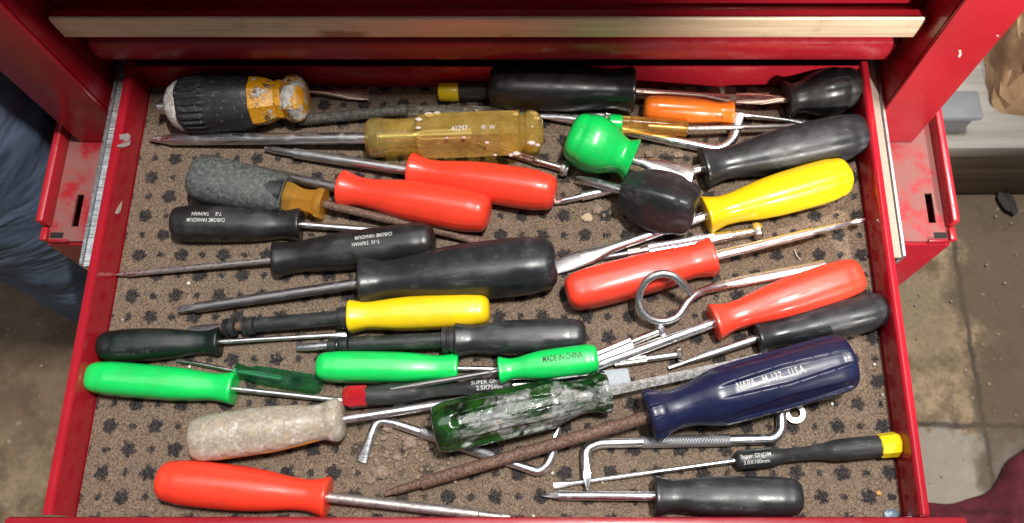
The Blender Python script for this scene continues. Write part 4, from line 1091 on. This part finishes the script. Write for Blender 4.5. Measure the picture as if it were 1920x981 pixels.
root = empty('grey_bin', 'grey plastic storage bin on the timber, right of the chest', 'storage bin', Matrix.Translation((a0.x, a0.y, z1)))
boxobj('body', gp, (.36, a2.x - .004, a2.y + .004, a1.y + .01, z1 + .001, zb - .010), root, .006)
boxobj('lid', gp, (.355, a2.x, a2.y, a1.y + .012, zb - .0095, zb), root, .005)
def sack(name, label, cat, cx, cy, z0, z1_, rx, ry, mat, amp, seed):
    bm = bmesh.new(); n = 30; rows = 14; prev = None
    for i in range(rows + 1):
        s = i / rows; z = z0 + (z1_ - z0) * s
        vs = []
        for j in range(n):
            t = 2 * PI * j / n
            sq = (abs(math.cos(t)) ** 7 + abs(math.sin(t)) ** 7) ** (-1 / 7)
            q = Vector((math.cos(t) * 2, math.sin(t) * 2, s * 3 + seed))
            m = sq * (1 + amp * (noise.noise(q) + .7 * (1 - 2 * abs(noise.noise(q * 2.3))) * .5 + .4 * noise.noise(q * 4.5))) * (1 - .25 * s * s)
            vs.append(bm.verts.new((cx + rx * m * math.cos(t), cy + ry * m * math.sin(t), z + .02 * noise.noise(q * 1.7))))
        if prev:
            for j in range(n): bm.faces.new((prev[j], prev[(j + 1) % n], vs[(j + 1) % n], vs[j]))
        else: bm.faces.new(vs[::-1])
        prev = vs
    bm.faces.new(prev)
    bmesh.ops.triangulate(bm, faces=bm.faces[:])
    return tag(link_mesh(name, bm, mat, angle=24), label, cat)
kp = N('brown_kraft_paper'); kp.set(Base_Color=kp.mix(kp.ramp(kp.noise(30, 5), .3, .7), (.34, .22, .115), (.46, .31, .17)), Roughness=.75); kp.bump(kp.noise(22, 3, .5, None, .6), .35, .01)
c = P(1960, 215, z1)
sack('paper_sack', 'crumpled brown paper sack standing at the right edge', 'paper sack', c.x + .022, c.y + .05, z1 + .001, z1 + .13, .08, .05, kp.m, .07, 3)
# maroon cloth heap bottom right
mc = N('maroon_cloth'); mc.set(Base_Color=mc.mix(mc.ramp(mc.noise(40, 5), .35, .7), (.085, .010, .018), (.16, .022, .035)), Roughness=.9); mc.bump(mc.noise(600, 3), .3, .001)
bm = bmesh.new(); nx, ny = 90, 60; grid = []
for i in range(nx + 1):
    row = []
    for j in range(ny + 1):
        u, v = i / nx, j / ny
        x = .40 + .42 * u; y = -.14 + .205 * v
        edge = min(u, 1 - u, v, 1 - v)
        q = Vector((x * 9, y * 9, 2.0))
        top = .026 + .034 * (1 - abs(noise.noise(q * 1.6)) * 2.4) + .020 * (1 - abs(noise.noise(q * 3.7)) * 2) + .006 * noise.noise(q * 8)
        z = FZ + .006 + top * min(1, edge * 7) + .02 * max(0, min(1, (x - .47) / .10)) * v
        xx = x + .03 * noise.noise(Vector((x * 6, y * 6, 7))); yy = y + .030 * noise.noise(Vector((x * 9, y * 5, 11))) + .016 * noise.noise(Vector((x * 26, y * 8, 4))) + .075 * (lambda q: q * q * (3 - 2 * q))(max(0, min(1, (x - .455) / .09))) * v
        row.append(bm.verts.new((xx, yy, z)))
    grid.append(row)
for i in range(nx):
    for j in range(ny): bm.faces.new((grid[i][j], grid[i + 1][j], grid[i + 1][j + 1], grid[i][j + 1]))
r = bmesh.ops.extrude_face_region(bm, geom=bm.faces[:])
for v in [g for g in r['geom'] if isinstance(g, bmesh.types.BMVert)]: v.co.z -= .004
tag(link_mesh('maroon_cloth', bm, mc.m, angle=80), 'crumpled maroon cloth on the floor at the front right', 'cloth')
# leaves and grit on the floor
bm = bmesh.new(); rnd = random.Random(11)
for _ in range(300):
    x, y = (rnd.uniform(.27, .85), rnd.uniform(.0, .42)) if rnd.random() < .6 else (rnd.uniform(-.85, -.33), rnd.uniform(0, .4))
    q = bmesh.ops.create_icosphere(bm, subdivisions=1, radius=abs(rnd.gauss(0, .0009)) + .0005)
    for v in q['verts']: v.co = Vector((v.co.x, v.co.y, v.co.z * .5)) + Vector((x, y, FZ + .003))
tag(link_mesh('floor_grit', bm, plain('floor_grit', (.30, .24, .17))), 'pale grit scattered on the concrete floor', None, None, 'stuff')
lfm = [plain('dry_leaf_brown', (.105, .075, .05), .8), plain('dry_leaf_black', (.035, .03, .026), .8)]
def leaf(px, py, s, rot, mat, label):
    c = P(px, py, FZ + .006); bm = bmesh.new(); vs = []
    outline = [(math.sin(a) * .26 * (1 + .25 * noise.noise(Vector((i * .8, px, 0)))), math.cos(a) * .5 * (1 + .2 * noise.noise(Vector((i * .8, py, 5))))) for i, a in enumerate(2 * PI * i / 20 for i in range(20))]
    cv = bm.verts.new((0, 0, .004))
    for x, y in outline: vs.append(bm.verts.new((x * s, y * s, .006 * noise.noise(Vector((x * 4, y * 4, px))) + .002)))
    for i in range(len(vs)): bm.faces.new((cv, vs[i], vs[(i + 1) % len(vs)]))
    r = bmesh.ops.extrude_face_region(bm, geom=bm.faces[:])
    for v in [g for g in r['geom'] if isinstance(g, bmesh.types.BMVert)]: v.co.z += .0006
    bmesh.ops.rotate(bm, cent=(0, 0, 0), matrix=Matrix.Rotation(rot, 3, 'Z'), verts=bm.verts)
    return tag(link_mesh('dry_leaf', bm, mat, mw=Matrix.Translation(c), smooth=False), label, 'leaf', None)
leaf(1888, 380, .036, .4, lfm[1], 'blackened dry leaf on the floor at the right')
